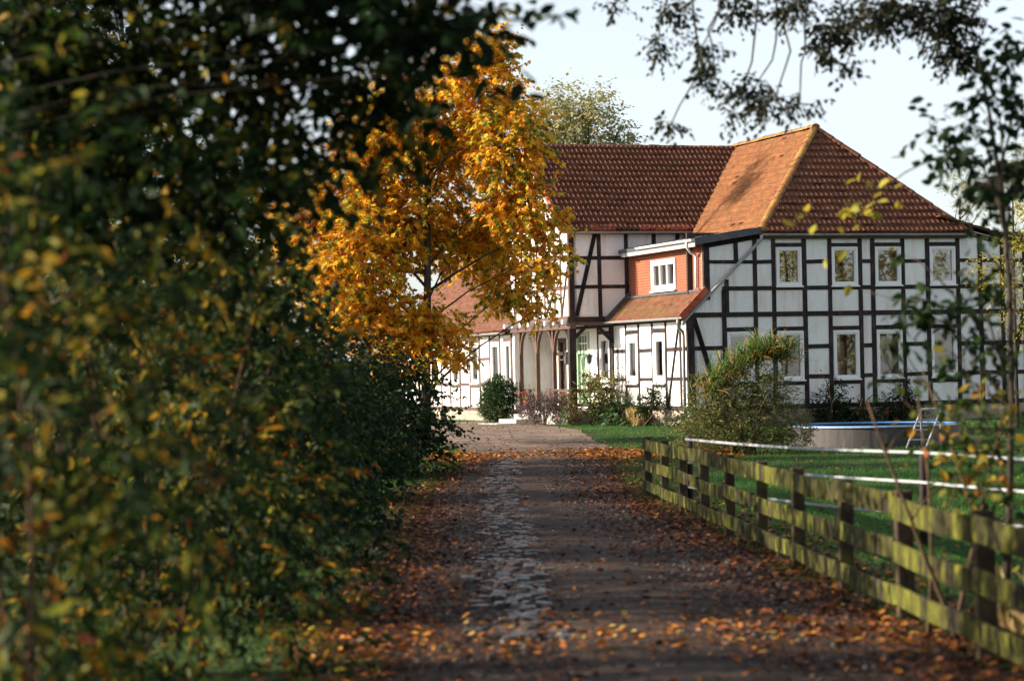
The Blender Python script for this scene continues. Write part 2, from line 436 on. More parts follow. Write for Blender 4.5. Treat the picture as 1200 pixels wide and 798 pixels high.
crown_ = .012 + .03 * np.sin(tt * PI)[None, :] - .02 * np.exp(-((tt - .28) / .08) ** 2)[None, :] - .02 * np.exp(-((tt - .72) / .08) ** 2)[None, :]
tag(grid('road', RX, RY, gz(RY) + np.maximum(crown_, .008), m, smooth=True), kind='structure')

# worn strip of cobbles in the left wheel track
def cobbles():
    rows = np.arange(17, 54, .135)
    V = []; Lp = []
    gx = np.array([-.5, -.42, .42, .5])
    dome = np.array([[-.6, -.3, -.3, -.6], [-.3, 1, 1, -.3], [-.3, 1, 1, -.3], [-.6, -.3, -.3, -.6]])
    k = 0
    for i, y in enumerate(rows):
        w = .30 + .05 * math.sin(y * .9) + .05 * math.sin(y * 2.3)
        cx = np.interp(y, [15, 25, 40, 55], [.02, -.08, -.22, -.12])
        for x in np.arange(-w, w, .16):
            if rng.random() < .14 + .45 * min(1, max(0, (abs(x) - w + .22) / .22)) + .35 * max(0, math.sin(y * 1.7 + x * 3) - .55): continue
            h = rng.uniform(.014, .034); sx = .155 * rng.uniform(.86, .98); sy = .13 * rng.uniform(.86, .98)
            tx, ty = rng.normal(0, .10, 2); ox = (i % 2) * .06
            for a in range(4):
                for b in range(4):
                    V.append((cx + x + ox + gx[b] * sx, y + gx[a] * sy, gz(y) + .022 + dome[a, b] * h + gx[b] * sx * tx + gx[a] * sy * ty))
            for a in range(3):
                for b in range(3):
                    Lp += [k + a * 4 + b, k + a * 4 + b + 1, k + (a + 1) * 4 + b + 1, k + (a + 1) * 4 + b]
            k += 16
    m = noisy('worn_cobble_stone', [(.3, (.022, .018, .016)), (.7, (.048, .041, .037))], 6, .32, .6, .5, .010, 25)
    return np_mesh('cobbles', np.array(V), np.array(Lp), np.arange(len(Lp) // 4) * 4, m, smooth=True)
tag(cobbles(), kind='structure')
def gravel():
    n = 5200
    y = 12 + 48 * rng.random(n) ** .9; x = XL(y) + (XR(y) - XL(y)) * (.5 + .46 * rng.uniform(-1, 1, n))
    t = np.array([(-.5, -.4, 0), (.5, -.35, 0), (.45, .5, 0), (-.45, .4, 0), (-.25, -.2, .42), (.25, -.15, .5), (.2, .25, .4), (-.2, .2, .46)])
    fa = [(4, 5, 6, 7), (0, 1, 5, 4), (1, 2, 6, 5), (2, 3, 7, 6), (3, 0, 4, 7)]
    s_ = .016 + .04 * rng.random(n) ** 2.5; a = rng.uniform(0, 2 * PI, n)
    c, s2 = np.cos(a), np.sin(a)
    P3 = np.stack([x[:, None] + s_[:, None] * (t[:, 0] * c[:, None] - t[:, 1] * s2[:, None]), y[:, None] + s_[:, None] * (t[:, 0] * s2[:, None] + t[:, 1] * c[:, None]), gz(y)[:, None] + .026 + s_[:, None] * t[:, 2]], -1)
    flat = np.array(fa).ravel()
    m = noisy('road_stone', [(.3, (.045, .038, .034)), (.7, (.14, .125, .115))], 9, .4, .45, 0)
    return np_mesh('gravel', P3.reshape(-1, 3), (np.arange(n)[:, None] * 8 + flat[None, :]).ravel(), np.arange(n * 5) * 4, m)
tag(gravel(), 'loose pale stones pressed into the lane', 'gravel', kind='stuff')

# ------------------------------------------------------------------ the house (local axes: s along the south front, t to the back, z up)
house = empty('half_timbered_house', (7.34, 70.0, .235), math.atan2(.302, .953))
tag(house, 'white half timbered house with dark beams, red tiled hip roof and brick dormer', 'house')
H = house

def wp(pl, c, u, d, z):
    return (u, c - d, z) if pl == 'S' else (c - d, u, z)
def wbox(mb, pl, c, u0, u1, d0, d1, z0, z1, m=0):
    a = wp(pl, c, u0, d0, z0); b = wp(pl, c, u1, d1, z1)
    mb.box(min(a[0], b[0]), max(a[0], b[0]), min(a[1], b[1]), max(a[1], b[1]), z0, z1, m)
def wall(name, pl, c, u0, u1, z0, z1, holes=(), clip=(), th=.22, mt='plaster'):
    mb = MB()
    us = sorted({u0, u1, *[h[0] for h in holes], *[h[1] for h in holes]}); zs = sorted({z0, z1, *[h[2] for h in holes], *[h[3] for h in holes]})
    for a, b in zip(us, us[1:]):
        for e, f in zip(zs, zs[1:]):
            um, zm = (a + b) / 2, (e + f) / 2
            if any(h[0] < um < h[1] and h[2] < zm < h[3] for h in holes): continue
            wbox(mb, pl, c, a, b, -th, 0, e, f)
    o = mb.build(name, M[mt], H)
    if clip:
        bm = bmesh.new(); bm.from_mesh(o.data)
        for (ua, za), (ub, zb) in clip:           # keep what lies below the line a-b (a left of b)
            pa = Vector(wp(pl, c, ua, 0, za)); du = Vector(wp(pl, c, ub, 0, zb)) - pa
            nn = Vector((-du.z, 0, du.x)) if pl == 'S' else Vector((0, -du.z, du.y))
            bmesh.ops.bisect_plane(bm, geom=bm.verts[:] + bm.edges[:] + bm.faces[:], plane_co=pa, plane_no=nn, clear_outer=True)
        bm.to_mesh(o.data); bm.free()
    return o

class Frame:
    """the timbers of one wall: posts, rails and braces, joined as carpentry"""
    def __init__(s, pl, c): s.pl = pl; s.c = c; s.mb = MB()
    def post(s, u, z0, z1, w=.13, d=.028):
        j = rng.normal(0, .008); k = rng.normal(0, .008); w = w * rng.uniform(.92, 1.08)
        n = 4; zz = np.linspace(z0, z1, n)
        for a, b in zip(zz, zz[1:]):
            ja = u + j + (k - j) * (a - z0) / (z1 - z0); jb = u + j + (k - j) * (b - z0) / (z1 - z0)
            q = [wp(s.pl, s.c, ja - w / 2, -.05, a), wp(s.pl, s.c, ja + w / 2, -.05, a), wp(s.pl, s.c, ja + w / 2, d, a), wp(s.pl, s.c, ja - w / 2, d, a),
                 wp(s.pl, s.c, jb - w / 2, -.05, b), wp(s.pl, s.c, jb + w / 2, -.05, b), wp(s.pl, s.c, jb + w / 2, d, b), wp(s.pl, s.c, jb - w / 2, d, b)]
            s.mb.add(q, [(0, 1, 5, 4), (1, 2, 6, 5), (2, 3, 7, 6), (3, 0, 4, 7)])
    def rail(s, u0, u1, z, h=.12, d=.022, dz=0.0):
        z0 = z + rng.normal(0, .006); z1 = z + dz + rng.normal(0, .006); h = h * rng.uniform(.93, 1.07)
        q = [wp(s.pl, s.c, u0, -.05, z0 - h / 2), wp(s.pl, s.c, u1, -.05, z1 - h / 2), wp(s.pl, s.c, u1, d, z1 - h / 2), wp(s.pl, s.c, u0, d, z0 - h / 2),
             wp(s.pl, s.c, u0, -.05, z0 + h / 2), wp(s.pl, s.c, u1, -.05, z1 + h / 2), wp(s.pl, s.c, u1, d, z1 + h / 2), wp(s.pl, s.c, u0, d, z0 + h / 2)]
        s.mb.add(q, [(0, 3, 2, 1), (4, 5, 6, 7), (2, 3, 7, 6), (1, 2, 6, 5), (3, 0, 4, 7)])
    def brace(s, a, b, w=.12, d=.034):
        pa = Vector(wp(s.pl, s.c, a[0], d / 2 - .02, a[1])); pb = Vector(wp(s.pl, s.c, b[0], d / 2 - .02, b[1]))
        s.mb.bar(pa, pb, d + .04, w, up=(1, 0, 0) if s.pl == 'S' else (0, 1, 0))
        du = Vector((b[0] - a[0], b[1] - a[1])).normalized(); n = Vector((-du.y, du.x)) * w / 2
        c4 = [(a[0] + n.x, a[1] + n.y), (b[0] + n.x, b[1] + n.y), (b[0] - n.x, b[1] - n.y), (a[0] - n.x, a[1] - n.y)]
        q = [wp(s.pl, s.c, u, -.03, z) for u, z in c4] + [wp(s.pl, s.c, u, d, z) for u, z in c4]
        s.mb.add(q, [(0, 1, 2, 3), (4, 5, 6, 7), (0, 1, 5, 4), (1, 2, 6, 5), (2, 3, 7, 6), (3, 0, 4, 7)])
    def build(s, mt='timber'): return s.mb.build('timber_frame', M[mt], H, bevel=.006)

def curtain_sheet(pl, c, shape, parent, mt='curtain'):
    """hanging cloth: shape(k) gives left and right edge for k from 0 (top) to 1 (bottom)"""
    V = []; Fc = []
    nz, nu = 12, 14
    for i in range(nz + 1):
        l, r, z = shape(i / nz)
        for j in range(nu + 1):
            u = l + (r - l) * j / nu
            V.append(wp(pl, c, u, -.078 + .012 * math.sin(j * 2.4) , z))
    for i in range(nz):
        for j in range(nu):
            a = i * (nu + 1) + j
            Fc.append((a, a + 1, a + nu + 2, a + nu + 1))
    mb = MB(); mb.add(V, Fc)
    return mb.build('curtain', M[mt], parent, smooth=True)

def window(pl, c, u0, u1, z0, z1, style='net', mull=0, transom=None, fw=.062, proud=.03, fm='white_paint', sill=True, sash=.045):
    mb = MB()
    e = .004
    for a, b, g, h in ((u0, u0 + fw, z0, z1), (u1 - fw, u1, z0, z1), (u0 + fw, u1 - fw, z1 - fw, z1), (u0 + fw, u1 - fw, z0, z0 + fw)):
        wbox(mb, pl, c, a, b, -.2, proud, g, h)
    a0, a1, b0, b1 = u0 + fw, u1 - fw, z0 + fw, z1 - fw
    for a, b, g, h in ((a0, a0 + sash, b0, b1), (a1 - sash, a1, b0, b1), (a0 + sash, a1 - sash, b1 - sash, b1), (a0 + sash, a1 - sash, b0, b0 + sash)):
        wbox(mb, pl, c, a, b, -.075, proud - .018, g, h)
    for i in range(mull):
        x = a0 + (a1 - a0) * (i + 1) / (mull + 1)
        wbox(mb, pl, c, x - .045, x + .045, -.07, proud - .010, b0 + sash, b1 - sash)
    if transom:
        z = b0 + (b1 - b0) * transom
        wbox(mb, pl, c, a0 + sash, a1 - sash, -.066, proud - .014, z - .02, z + .02)
    w = mb.build('window', M[fm], H, bevel=.006)
    g = MB(); wbox(g, pl, c, a0 + sash - .01, a1 - sash + .01, -.055, -.047, b0 + sash - .01, b1 - sash + .01); g.build('pane', M['glass'], w)
    if sill:
        k = MB(); wbox(k, pl, c, u0 - .03, u1 + .03, -.02, proud + .05, z0 - .045, z0 - .003); k.build('sill', M['white_paint'] if fm == 'white_paint' else M['timber'], w)
    A0, A1, B0, B1 = a0, a1, b0, b1
    W_, Z_ = A1 - A0, B1 - B0
    if style == 'net':
        curtain_sheet(pl, c, lambda k: (A0, A1, B1 - Z_ * k), w)
    elif style == 'olive_reflection':
        curtain_sheet(pl, c, lambda k: (A0, A1, B1 - Z_ * k), w, 'olive_reflection')
    elif style == 'half':
        curtain_sheet(pl, c, lambda k: (A0, A1, B1 - Z_ * (.52 + .48 * k)), w)
    elif style == 'tied':  # parted drapes shaped to imitate braces reflected in the pane
        curtain_sheet(pl, c, lambda k: (A0, A0 + W_ * (.5 - .30 * math.sin(min(k / .62, 1) * PI / 2) ** 2 + .12 * max(0, k - .62)), B1 - Z_ * k), w)
        curtain_sheet(pl, c, lambda k: (A1 - W_ * (.5 - .30 * math.sin(min(k / .62, 1) * PI / 2) ** 2 + .12 * max(0, k - .62)), A1, B1 - Z_ * k), w)
    elif style == 'side':
        curtain_sheet(pl, c, lambda k: (A1 - W_ * .34, A1, B1 - Z_ * k), w)
    elif style == 'pair':
        curtain_sheet(pl, c, lambda k: (A0, A0 + W_ * .24, B1 - Z_ * k), w)
        curtain_sheet(pl, c, lambda k: (A1 - W_ * .24, A1, B1 - Z_ * k), w)
    if style in ('net', 'half', 'tied'):
        r = MB(); zr = B0 + Z_ * .44
        wbox(r, pl, c, A0, A1, -.063, -.058, zr - .03, zr + .03); r.build('reflected_bar', M['timber'], w)  # dark bar added to imitate a timber reflected in the pane
    return w

def gutter(p, q, r=.065, mt='grey_metal'):
    mb = MB(); p = Vector(p); q = Vector(q); a = (q - p).normalized(); sd = a.cross(Vector((0, 0, 1))).normalized()
    n = 8; prof = [(math.cos(PI + PI * i / n), math.sin(PI + PI * i / n)) for i in range(n + 1)]
    prof = [(x * r, z * r) for x, z in prof] + [(x * (r - .012), z * (r - .012)) for x, z in prof[::-1]]
    k = len(prof)
    vv = [e + sd * x + Vector((0, 0, z)) for e in (p, q) for x, z in prof]
    mb.add(vv, [(i, (i + 1) % k, (i + 1) % k + k, i + k) for i in range(k)] + [tuple(range(k)), tuple(range(k, 2 * k))])
    return mb.build('gutter', M[mt], H, smooth=False)

def tiles(name, o, U, V, poly, mt, wave=.13, course=.31, amp=.024, step=.028, parent=None, thick=.10, roll=.30):
    """a tiled roof plane: rolls along U, courses up V, cut to poly (u, v pairs)"""
    U = Vector(U).normalized(); V = Vector(V).normalized(); Nn = U.cross(V).normalized(); flip = Nn.z < 0
    if flip: Nn = -Nn
    o = Vector(o)
    pu = [p[0] for p in poly]; pv = [p[1] for p in poly]
    u = np.arange(min(pu) - .1, max(pu) + .1, wave / 8)
    ph = (u / wave) % 1.0
    prof = amp * np.exp(-((ph - .5) / roll) ** 2)
    vs_ = []; hs = []
    v = min(pv); k = 0
    while v < max(pv) + .01:
        vs_ += [v, v + .012, v + course * .5, v + course - .002]; hs += [0.012, step, step * .55, .004]
        v += course
    vs_ = np.array(vs_); hs = np.array(hs)
    UU, VV = np.meshgrid(u, vs_)
    row = np.floor((VV - min(pv)) / course + 1e-6).astype(int); tile = np.floor(UU / (wave * 2)).astype(int)
    jit = ((np.sin(row * 12.9898 + tile * 78.233) * 43758.5453) % 1.0 - .5) * .010
    jit2 = ((np.sin(row * 45.1 + tile * 17.7) * 9758.5453) % 1.0 - .5) * .02
    Hh = prof[None, :] + hs[:, None] + jit + thick
    VV = VV + jit2 + np.sin(UU * 1.7) * .008
    sag = -.02 * np.sin(np.clip((UU - min(pu)) / (max(pu) - min(pu)), 0, 1) * PI) + .008 * np.sin(UU * 2.1 + VV)
    Hh = Hh + sag
    co = np.array(o)[None, None, :] + UU[..., None] * np.array(U) + VV[..., None] * np.array(V) + Hh[..., None] * np.array(Nn)
    ny, nx = UU.shape
    idx = np.arange(nx * ny).reshape(ny, nx)
    q = np.stack([idx[:-1, :-1], idx[:-1, 1:], idx[1:, 1:], idx[1:, :-1]], -1).reshape(-1, 4)
    ob = np_mesh(name, co.reshape(-1, 3), q.ravel(), np.arange(len(q)) * 4, M[mt], parent or H)
    bm = bmesh.new(); bm.from_mesh(ob.data)
    ctr = Vector((sum(pu) / len(pu), sum(pv) / len(pv)))
    for i in range(len(poly)):
        a = Vector(poly[i]); b = Vector(poly[(i + 1) % len(poly)]); e = b - a; nn = Vector((e.y, -e.x))
        if (ctr - a).dot(nn) > 0: nn = -nn
        bmesh.ops.bisect_plane(bm, geom=bm.verts[:] + bm.edges[:] + bm.faces[:], plane_co=o + U * a.x + V * a.y, plane_no=U * nn.x + V * nn.y, clear_outer=True)
    # underlay slab
    vb = [bm.verts.new(o + U * a[0] + V * a[1] + Nn * .0) for a in poly]; vt = [bm.verts.new(o + U * a[0] + V * a[1] + Nn * (thick - .01)) for a in poly]
    bm.faces.new(vb); bm.faces.new(vt)
    for i in range(len(poly)):
        j = (i + 1) % len(poly); bm.faces.new((vb[i], vb[j], vt[j], vt[i]))
    bm.to_mesh(ob.data); bm.free()
    return ob

def ridge_tiles(p, q, parent, r=.12, step=.34, mt='ridge'):
    mb = MB(); p = Vector(p); q = Vector(q); a = (q - p).normalized(); sd = a.cross(Vector((0, 0, 1))).normalized(); up = sd.cross(a)
    n = int((q - p).length / step)
    for i in range(n):
        b = p + a * (i * (q - p).length / n); e = b + a * (step * 1.06)
        ra, rb = r * rng.uniform(1.08, 1.16), r * rng.uniform(.94, 1.0); off = rng.normal(0, .006)
        vv = []
        for c_, rr in ((b, ra), (e, rb)):
            vv += [c_ + sd * math.cos(PI * k / 8) * rr + up * (math.sin(PI * k / 8) * rr * .8 + off - .02) for k in range(9)]
        mb.add(vv, [(k, k + 1, k + 10, k + 9) for k in range(8)] + [tuple(range(9)), tuple(range(9, 18))])
    return mb.build('ridge_tiles', M[mt], parent)

# --- walls
WS = [(.40, 1.20, 4.0, 5.12), (2.16, 3.0, 4.0, 5.12), (3.56, 4.40, 4.0, 5.12), (5.34, 6.19, 4.0, 5.12)]
WL = [(-1.18, -.34, 1.27, 2.67), (.39, 1.22, 1.27, 2.67), (2.17, 3.0, 1.27, 2.67), (3.56, 4.40, 1.27, 2.67), (5.34, 6.19, 1.27, 2.67)]
wall('wall', 'S', 0, 0, 6.45, .45, 5.5, WS + WL[1:])
wall('wall', 'S', 0, -1.85, 0, .45, 5.5, WL[:1], clip=[((-2.35, 5.14), (0, 5.50))])
wall('wall', 'S', 0, -2.35, -1.85, .45, 3.9, clip=[((-2.35, 3.30), (-1.85, 3.79))])
wall('wall', 'S', 0.0, 6.45, 9.6, .45, 6.1, [], clip=[((6.45, 5.66), (9.6, 4.87))])
WE = [(1.9, 2.9, 1.25, 2.70), (4.18, 5.16, 1.25, 2.70)]
wall('wall', 'W', -2.35, .0, 6.2, .45, 3.2, WE)
DOOR = (8.6, 9.8, .5, 2.9)
WP_ = [(6.68, 7.66, 1.28, 2.74), (10.9, 11.7, .5, 2.75)]
wall('wall', 'W', -2.35, 6.2, 12.5, .45, 3.2, WP_ + [DOOR])
wall('wall', 'S', 6.2, -3.8, 0.1, 3.2, 6.0, [])
GW = [(7.75, 8.55, 4.32, 5.1), (10.1, 10.9, 4.32, 5.1)]
wall('wall', 'W', -3.8, 6.2, 12.5, 3.2, 8.7, GW, clip=[((6.2, 5.95), (9.37, 8.66)), ((9.37, 8.66), (12.54, 5.95))])
LWn = [(12.72, 13.4, 1.3, 2.68), (14.0, 14.95, 1.3, 2.68), (16.45, 17.35, 1.3, 2.68), (18.9, 19.8, 1.3, 2.68)]
wall('wall', 'W', -3.7, 12.5, 27, .35, 3.05, LWn)
wall('wall', 'S', 12.5, -3.7, -2.0, .35, 3.2)
wall('dormer_wall', 'W', -1.85, .06, 6.2, 3.6, 5.36, [(2.16, 4.16, 4.02, 4.94)], mt='brick')
mb = MB()                                           # hidden sides that close the house
mb.box(9.4, 9.6, 0, 12.5, 0, 5.2); mb.box(-3.7, 9.6, 12.3, 12.48, 0, 5.3); mb.box(2.6, 2.8, 12.5, 27, 0, 3); mb.box(-3.6, 2.7, 26.8, 27, 0, 3.2)
mb.build('rear_wall', M['plaster'], H)
mb = MB(); mb.box(-2.0, 9.3, .9, 1.0, .5, 5.6); mb.box(-1.4, -1.3, 1.0, 12, .5, 5.0); mb.box(-2.0, 9.3, .15, .9, 3.0, 3.15); mb.box(-3.5, -3.4, 13, 26, .5, 3); mb.box(-2.9, -2.8, 6.4, 12.2, 3.3, 5.8)
mb.build('inner_wall', M['dark_inside'], H)
# plinths
mb = MB()
mb.box(-2.38, 9.62, -.03, .3, -.4, .44); mb.box(-2.40, -2.1, -.02, 6.25, -.41, .44); mb.box(-3.74, -3.4, 12.5, 27, -.5, .34)
mb.build('plinth', M['plinth'], H)
mb = MB(); mb.box(-3.92, -2.37, 6.1, 12.48, -.4, .42); mb.build('porch_floor', M['stone'], H, bevel=.02)

# --- timber of the south front
f = Frame('S', 0)
for u in (-.27, .31, 1.29, 2.09, 3.07, 3.49, 4.46, 5.27, 6.26): f.post(u, .56, 5.40)
f.post(-1.25, .56, 3.9); f.post(-1.78, 3.62, 5.17, .2, .036); f.post(-.85, 4.7, 5.36); f.post(-1.16, 3.18, 4.2) 
for u in (7.0, 7.73, 8.48, 9.3): f.post(u, .56, 5.60 - (u - 6.45) * .25 - .08)
f.brace((6.45, 5.56), (9.6, 4.77), .14, .038)
f.rail(-2.45, 9.6, .5, .14, .034)
f.rail(-2.3, 9.6, 3.18, .15, .034)
f.rail(-.2, 6.42, 5.45, .15, .034)
f.rail(-1.3, 9.5, 3.93, .12)
f.brace((-1.85, 5.17), (-.02, 5.46), .15, .038)
for a, b in ((-.27, .31), (1.29, 2.09), (3.07, 3.49), (4.46, 5.27), (6.26, 7.0), (7.0, 7.73), (7.73, 8.48), (8.48, 9.3)):
    f.rail(a, b, 4.70, .11); f.rail(a, b, 2.24, .12); f.rail(a, b, 1.36 if a != 6.26 else 1.36, .12)
f.rail(-1.78, -.27, 4.70, .11)
f.rail(-2.3, -1.25, 2.24, .12); f.rail(-2.3, -1.25, 1.36, .12)
for h in WS: f.rail(h[0] - .1, h[1] + .08, 5.19, .11)
for h in WL: f.rail(h[0] - .1, h[1] + .08, 2.76, .12); f.rail(h[0] - .1, h[1] + .08, 1.17, .12)
f.brace((-2.2, 3.1), (-1.42, .58), .14)
f.brace((8.42, 3.1), (7.85, .58), .14); f.brace((8.45, 5.1), (9.2, 3.98), .12)
f.post(-2.31, .56, 3.34, .2, .04)
f.build()
# --- extension, west side
f = Frame('W', -2.35)
for u in (.68, 1.83, 2.96, 4.11, 5.23): f.post(u, .56, 3.05, .12)
f.post(.09, .56, 3.06, .18, .03); f.post(6.42, .3, 3.2, .2, .04)
f.rail(-.02, 6.5, 3.1, .14, .036); f.rail(-.02, 6.4, .51, .14, .036)
for a, b in ((.1, .68), (.68, 1.83), (2.96, 4.11), (5.23, 6.4)): f.rail(a, b, 2.23, .12); f.rail(a, b, 1.36, .11)
for h in WE: f.rail(h[0] - .05, h[1] + .05, 2.80, .13); f.rail(h[0] - .05, h[1] + .05, 1.17, .1)
f.brace((.75, 3.02), (1.72, .58), .10)
f.build()
f = Frame('W', -2.35)
for u in (7.78, 6.66, 10.3, 12.0): f.post(u, .45, 3.15, .1)
f.rail(6.6, 12.4, 3.05, .1); f.rail(6.6, 7.8, 2.84, .1); f.rail(7.8, 8.5, 1.36, .1); f.rail(9.9, 12.4, 2.24, .11)
f.build()
# --- main block, upper storey above the porch
f = Frame('S', 6.2)
f.post(-3.74, 3.2, 5.95, .16, .036); f.post(-2.82, 3.3, 5.95, .13); f.post(-1.93, 3.3, 5.95, .13); f.post(-1.0, 4.3, 5.95); f.post(-.2, 4.3, 5.95)
f.rail(-3.8, -1.8, 5.15, .12); f.rail(-3.8, -1.8, 4.25, .12); f.rail(-3.9, -1.75, 3.2, .26, .05); f.rail(-3.8, .1, 5.93, .10, .036)
f.brace((-2.95, 5.9), (-3.6, 3.35), .13)
f.build()
f = Frame('W', -3.8)
for u in (6.28, 7.05, 7.65, 8.65, 9.4, 10.0, 11.0, 11.7, 12.42): f.post(u, 3.3, min(5.9 + .86 * (u - 6.2), 5.9 + .86 * (12.54 - u)) - .02, .12)
f.rail(6.2, 12.5, 5.2, .12); f.rail(6.2, 12.5, 4.24, .12); f.rail(6.2, 12.5, 3.24, .24, .05); f.rail(6.9, 11.8, 6.35, .14); f.rail(7.9, 10.8, 7.4, .12)
for a, b in ((7.71, 8.59), (10.06, 10.94)): f.brace((a, 3.38), (b, 4.16), .09); f.brace((b, 3.38), (a, 4.16), .09, .040)
f.brace((6.98, 3.38), (6.36, 4.9), .09); f.brace((11.76, 3.38), (12.36, 4.9), .09); f.brace((9.0, 3.38), (9.34, 4.16), .08); f.brace((9.6, 3.38), (9.46, 4.16), .08)
f.build('porch_timber')
f = Frame('W', -3.7)
for u in (12.6, 13.9, 15.08, 16.3, 17.5, 18.75, 20.0, 21.2, 22.4, 23.6, 24.8, 26): f.post(u, .45, 3.0, .11)
f.rail(12.5, 27, 2.98, .13, .036); f.rail(12.5, 27, .41, .12, .036)
for a, b in ((15.08, 16.3), (17.5, 18.75), (20, 21.2), (21.2, 22.4), (22.4, 23.6)): f.rail(a, b, 2.14, .1); f.rail(a, b, 1.26, .1)
for h in LWn: f.rail(h[0] - .1, h[1] + .1, 2.76, .11); f.rail(h[0] - .1, h[1] + .1, 1.2, .1)
f.build('porch_timber')

# --- windows
for h, st in zip(WS, ('olive_reflection', 'tied', 'tied', 'half')): window('S', 0, *h, style=st)
for h, st in zip(WL, ('side', 'olive_reflection', 'tied', 'side', 'net')): window('S', 0, *h, style=st)
for h, st in zip(WE, ('pair', 'pair')): window('W', -2.35, *h, style=st, fw=.13, sash=.09)
window('W', -2.35, *WP_[0], style='pair', fw=.11)
window('W', -2.35, *WP_[1], style='none', fw=.1, fm='porch_timber', sill=False, transom=.7)
for h in GW: window('W', -3.8, *h, style='none', fw=.07, fm='porch_timber')
for h, st in zip(LWn, ('none', 'net', 'pair', 'net')): window('W', -3.7, *h, style=st, fw=.09)
window('W', -1.85, 2.16, 4.16, 4.02, 4.94, style='pair', mull=2, fw=.11, sash=.05, proud=.05)

# --- green front door
mb = MB(); pl, c = 'W', -2.35
for a, b, g, h in ((8.6, 8.72, .5, 2.9), (9.68, 9.8, .5, 2.9), (8.72, 9.68, 2.78, 2.9), (8.72, 9.68, 2.2, 2.30)): wbox(mb, pl, c, a, b, -.15, .04, g, h)
wbox(mb, pl, c, 8.72, 9.68, -.09, -.05, .5, 2.2)
for z0, z1 in ((.6, 1.05), (1.15, 1.6), (1.7, 2.1)):
    for a, b in ((8.82, 9.14), (9.26, 9.58)): wbox(mb, pl, c, a, b, -.05, -.025, z0, z1)
wbox(mb, pl, c, 9.18, 9.22, -.05, -.02, .5, 2.2)
door = mb.build('door', M['door_green'], H, bevel=.008)
mb = MB(); wbox(mb, pl, c, 8.70, 9.70, -.07, -.06, 2.28, 2.80); mb.build('fanlight_pane', M['glass'], door)
mb = MB()
for a in (8.95, 9.2, 9.45): wbox(mb, pl, c, a - .02, a + .02, -.06, -.03, 2.3, 2.78)
wbox(mb, pl, c, 8.72, 9.68, -.058, -.028, 2.52, 2.56)
mb.build('fanlight_bars', M['white_paint'], door)
mb = MB(); mb.tube([(-2.33, 9.12, 1.5), (-2.28, 9.12, 1.5), (-2.26, 9.05, 1.5)], .014, 6); mb.build('handle', M['grey_metal'], door)

# --- roofs
r45 = 1 / math.sqrt(2)
rw = tiles('wing_roof', (-.15, 0, 5.46), (0, 1, 0), (1, 0, 1), [(-.15, 0), (3.2, 3.35 / r45), (9.5, 3.35 / r45), (6.45, .42 / r45), (6.05, 0)], 'tile_moss_sun', wave=.155, amp=.035, step=.035, roll=.22)
rs = tiles('wing_roof', (0, -.15, 5.46), (1, 0, 0), (0, 1, 1), [(-.15, 0), (6.6, 0), (3.2, 3.35 / r45)], 'tile', wave=.16, amp=.04, step=.07, roll=.2)
re_ = tiles('wing_roof', (6.55, 0, 5.46), (0, 1, 0), (-1, 0, 1), [(-.15, 0), (12.6, 0), (12.6, 3.35 / r45), (3.2, 3.35 / r45)], 'tile')
ridge_tiles((-.16, -.16, 5.58), (3.2, 3.2, 8.96), rs); ridge_tiles((6.56, -.16, 5.58), (3.2, 3.2, 8.96), rs, mt='tile'); ridge_tiles((3.2, 3.1, 8.97), (3.2, 9.6, 8.97), rw)  # right hip in darker tile, its shade side put into the colour
km = (8.80 - 5.92) / 3.37; lm = math.hypot(km, 1)
mn = tiles('main_roof', (0, 6.0, 5.92), (1, 0, 0), (0, 1, km), [(-4.1, 0), (.38, 0), (3.3, 3.37 * lm), (-4.1, 3.37 * lm)], 'tile', wave=.16, amp=.075, step=.06, roll=.20)
tiles('main_roof', (0, 12.74, 5.92), (1, 0, 0), (0, -1, km), [(-4.1, 0), (6, 0), (6, 3.37 * lm), (-4.1, 3.37 * lm)], 'tile')
ridge_tiles((-4.1, 9.37, 8.90), (3.3, 9.37, 8.90), mn, mt='tile')
for a, b in ((-3.2, -2.35), (-1.55, .15)):          # the newer bright red tiles of the eaves course
    tiles('eaves_tiles', (0, 5.97, 5.91), (1, 0, 0), (0, 1, km), [(a, 0), (b, 0), (b, .30), (a, .30)], 'tile_new', amp=.034, step=.05, parent=mn)
mb = MB()
for t0, z0, t1, z1 in ((6.0, 5.98, 9.37, 8.86), (12.74, 5.98, 9.37, 8.86)): mb.bar((-4.12, t0, z0), (-4.12, t1, z1), .05, .22)
mb.build('bargeboard', M['tile_new'], mn)
# right annex under a shallow shed roof
tiles('annex_roof', (9.9, 0, 4.82), (0, 1, 0), (-1, 0, .28), [(-.12, 0), (8, 0), (8, 4.4), (-.12, 4.4)], 'tile_old', course=.3, thick=.04)
# extension: mossy catslide below the dormer
ke = .985; le = math.hypot(1, ke)
ct = tiles('catslide_roof', (-2.62, 0, 3.10), (0, 1, 0), (1, 0, ke), [(-.14, 0), (6.14, 0), (6.14, .80 * le), (-.14, .80 * le)], 'tile_old', amp=.012, step=.014, thick=.06)
mb = MB(); mb.bar((-2.66, -.17, 3.12), (-1.84, -.17, 3.93), .05, .2); mb.build('bargeboard', M['tile_new'], ct)
mb = MB(); mb.bar((-2.66, 6.12, 3.20), (-1.80, 6.12, 4.04), .1, .16); mb.bar((-1.92, .05, 3.90), (-1.92, 6.1, 3.90), .12, .06); mb.build('flashing', M['lead'], ct)
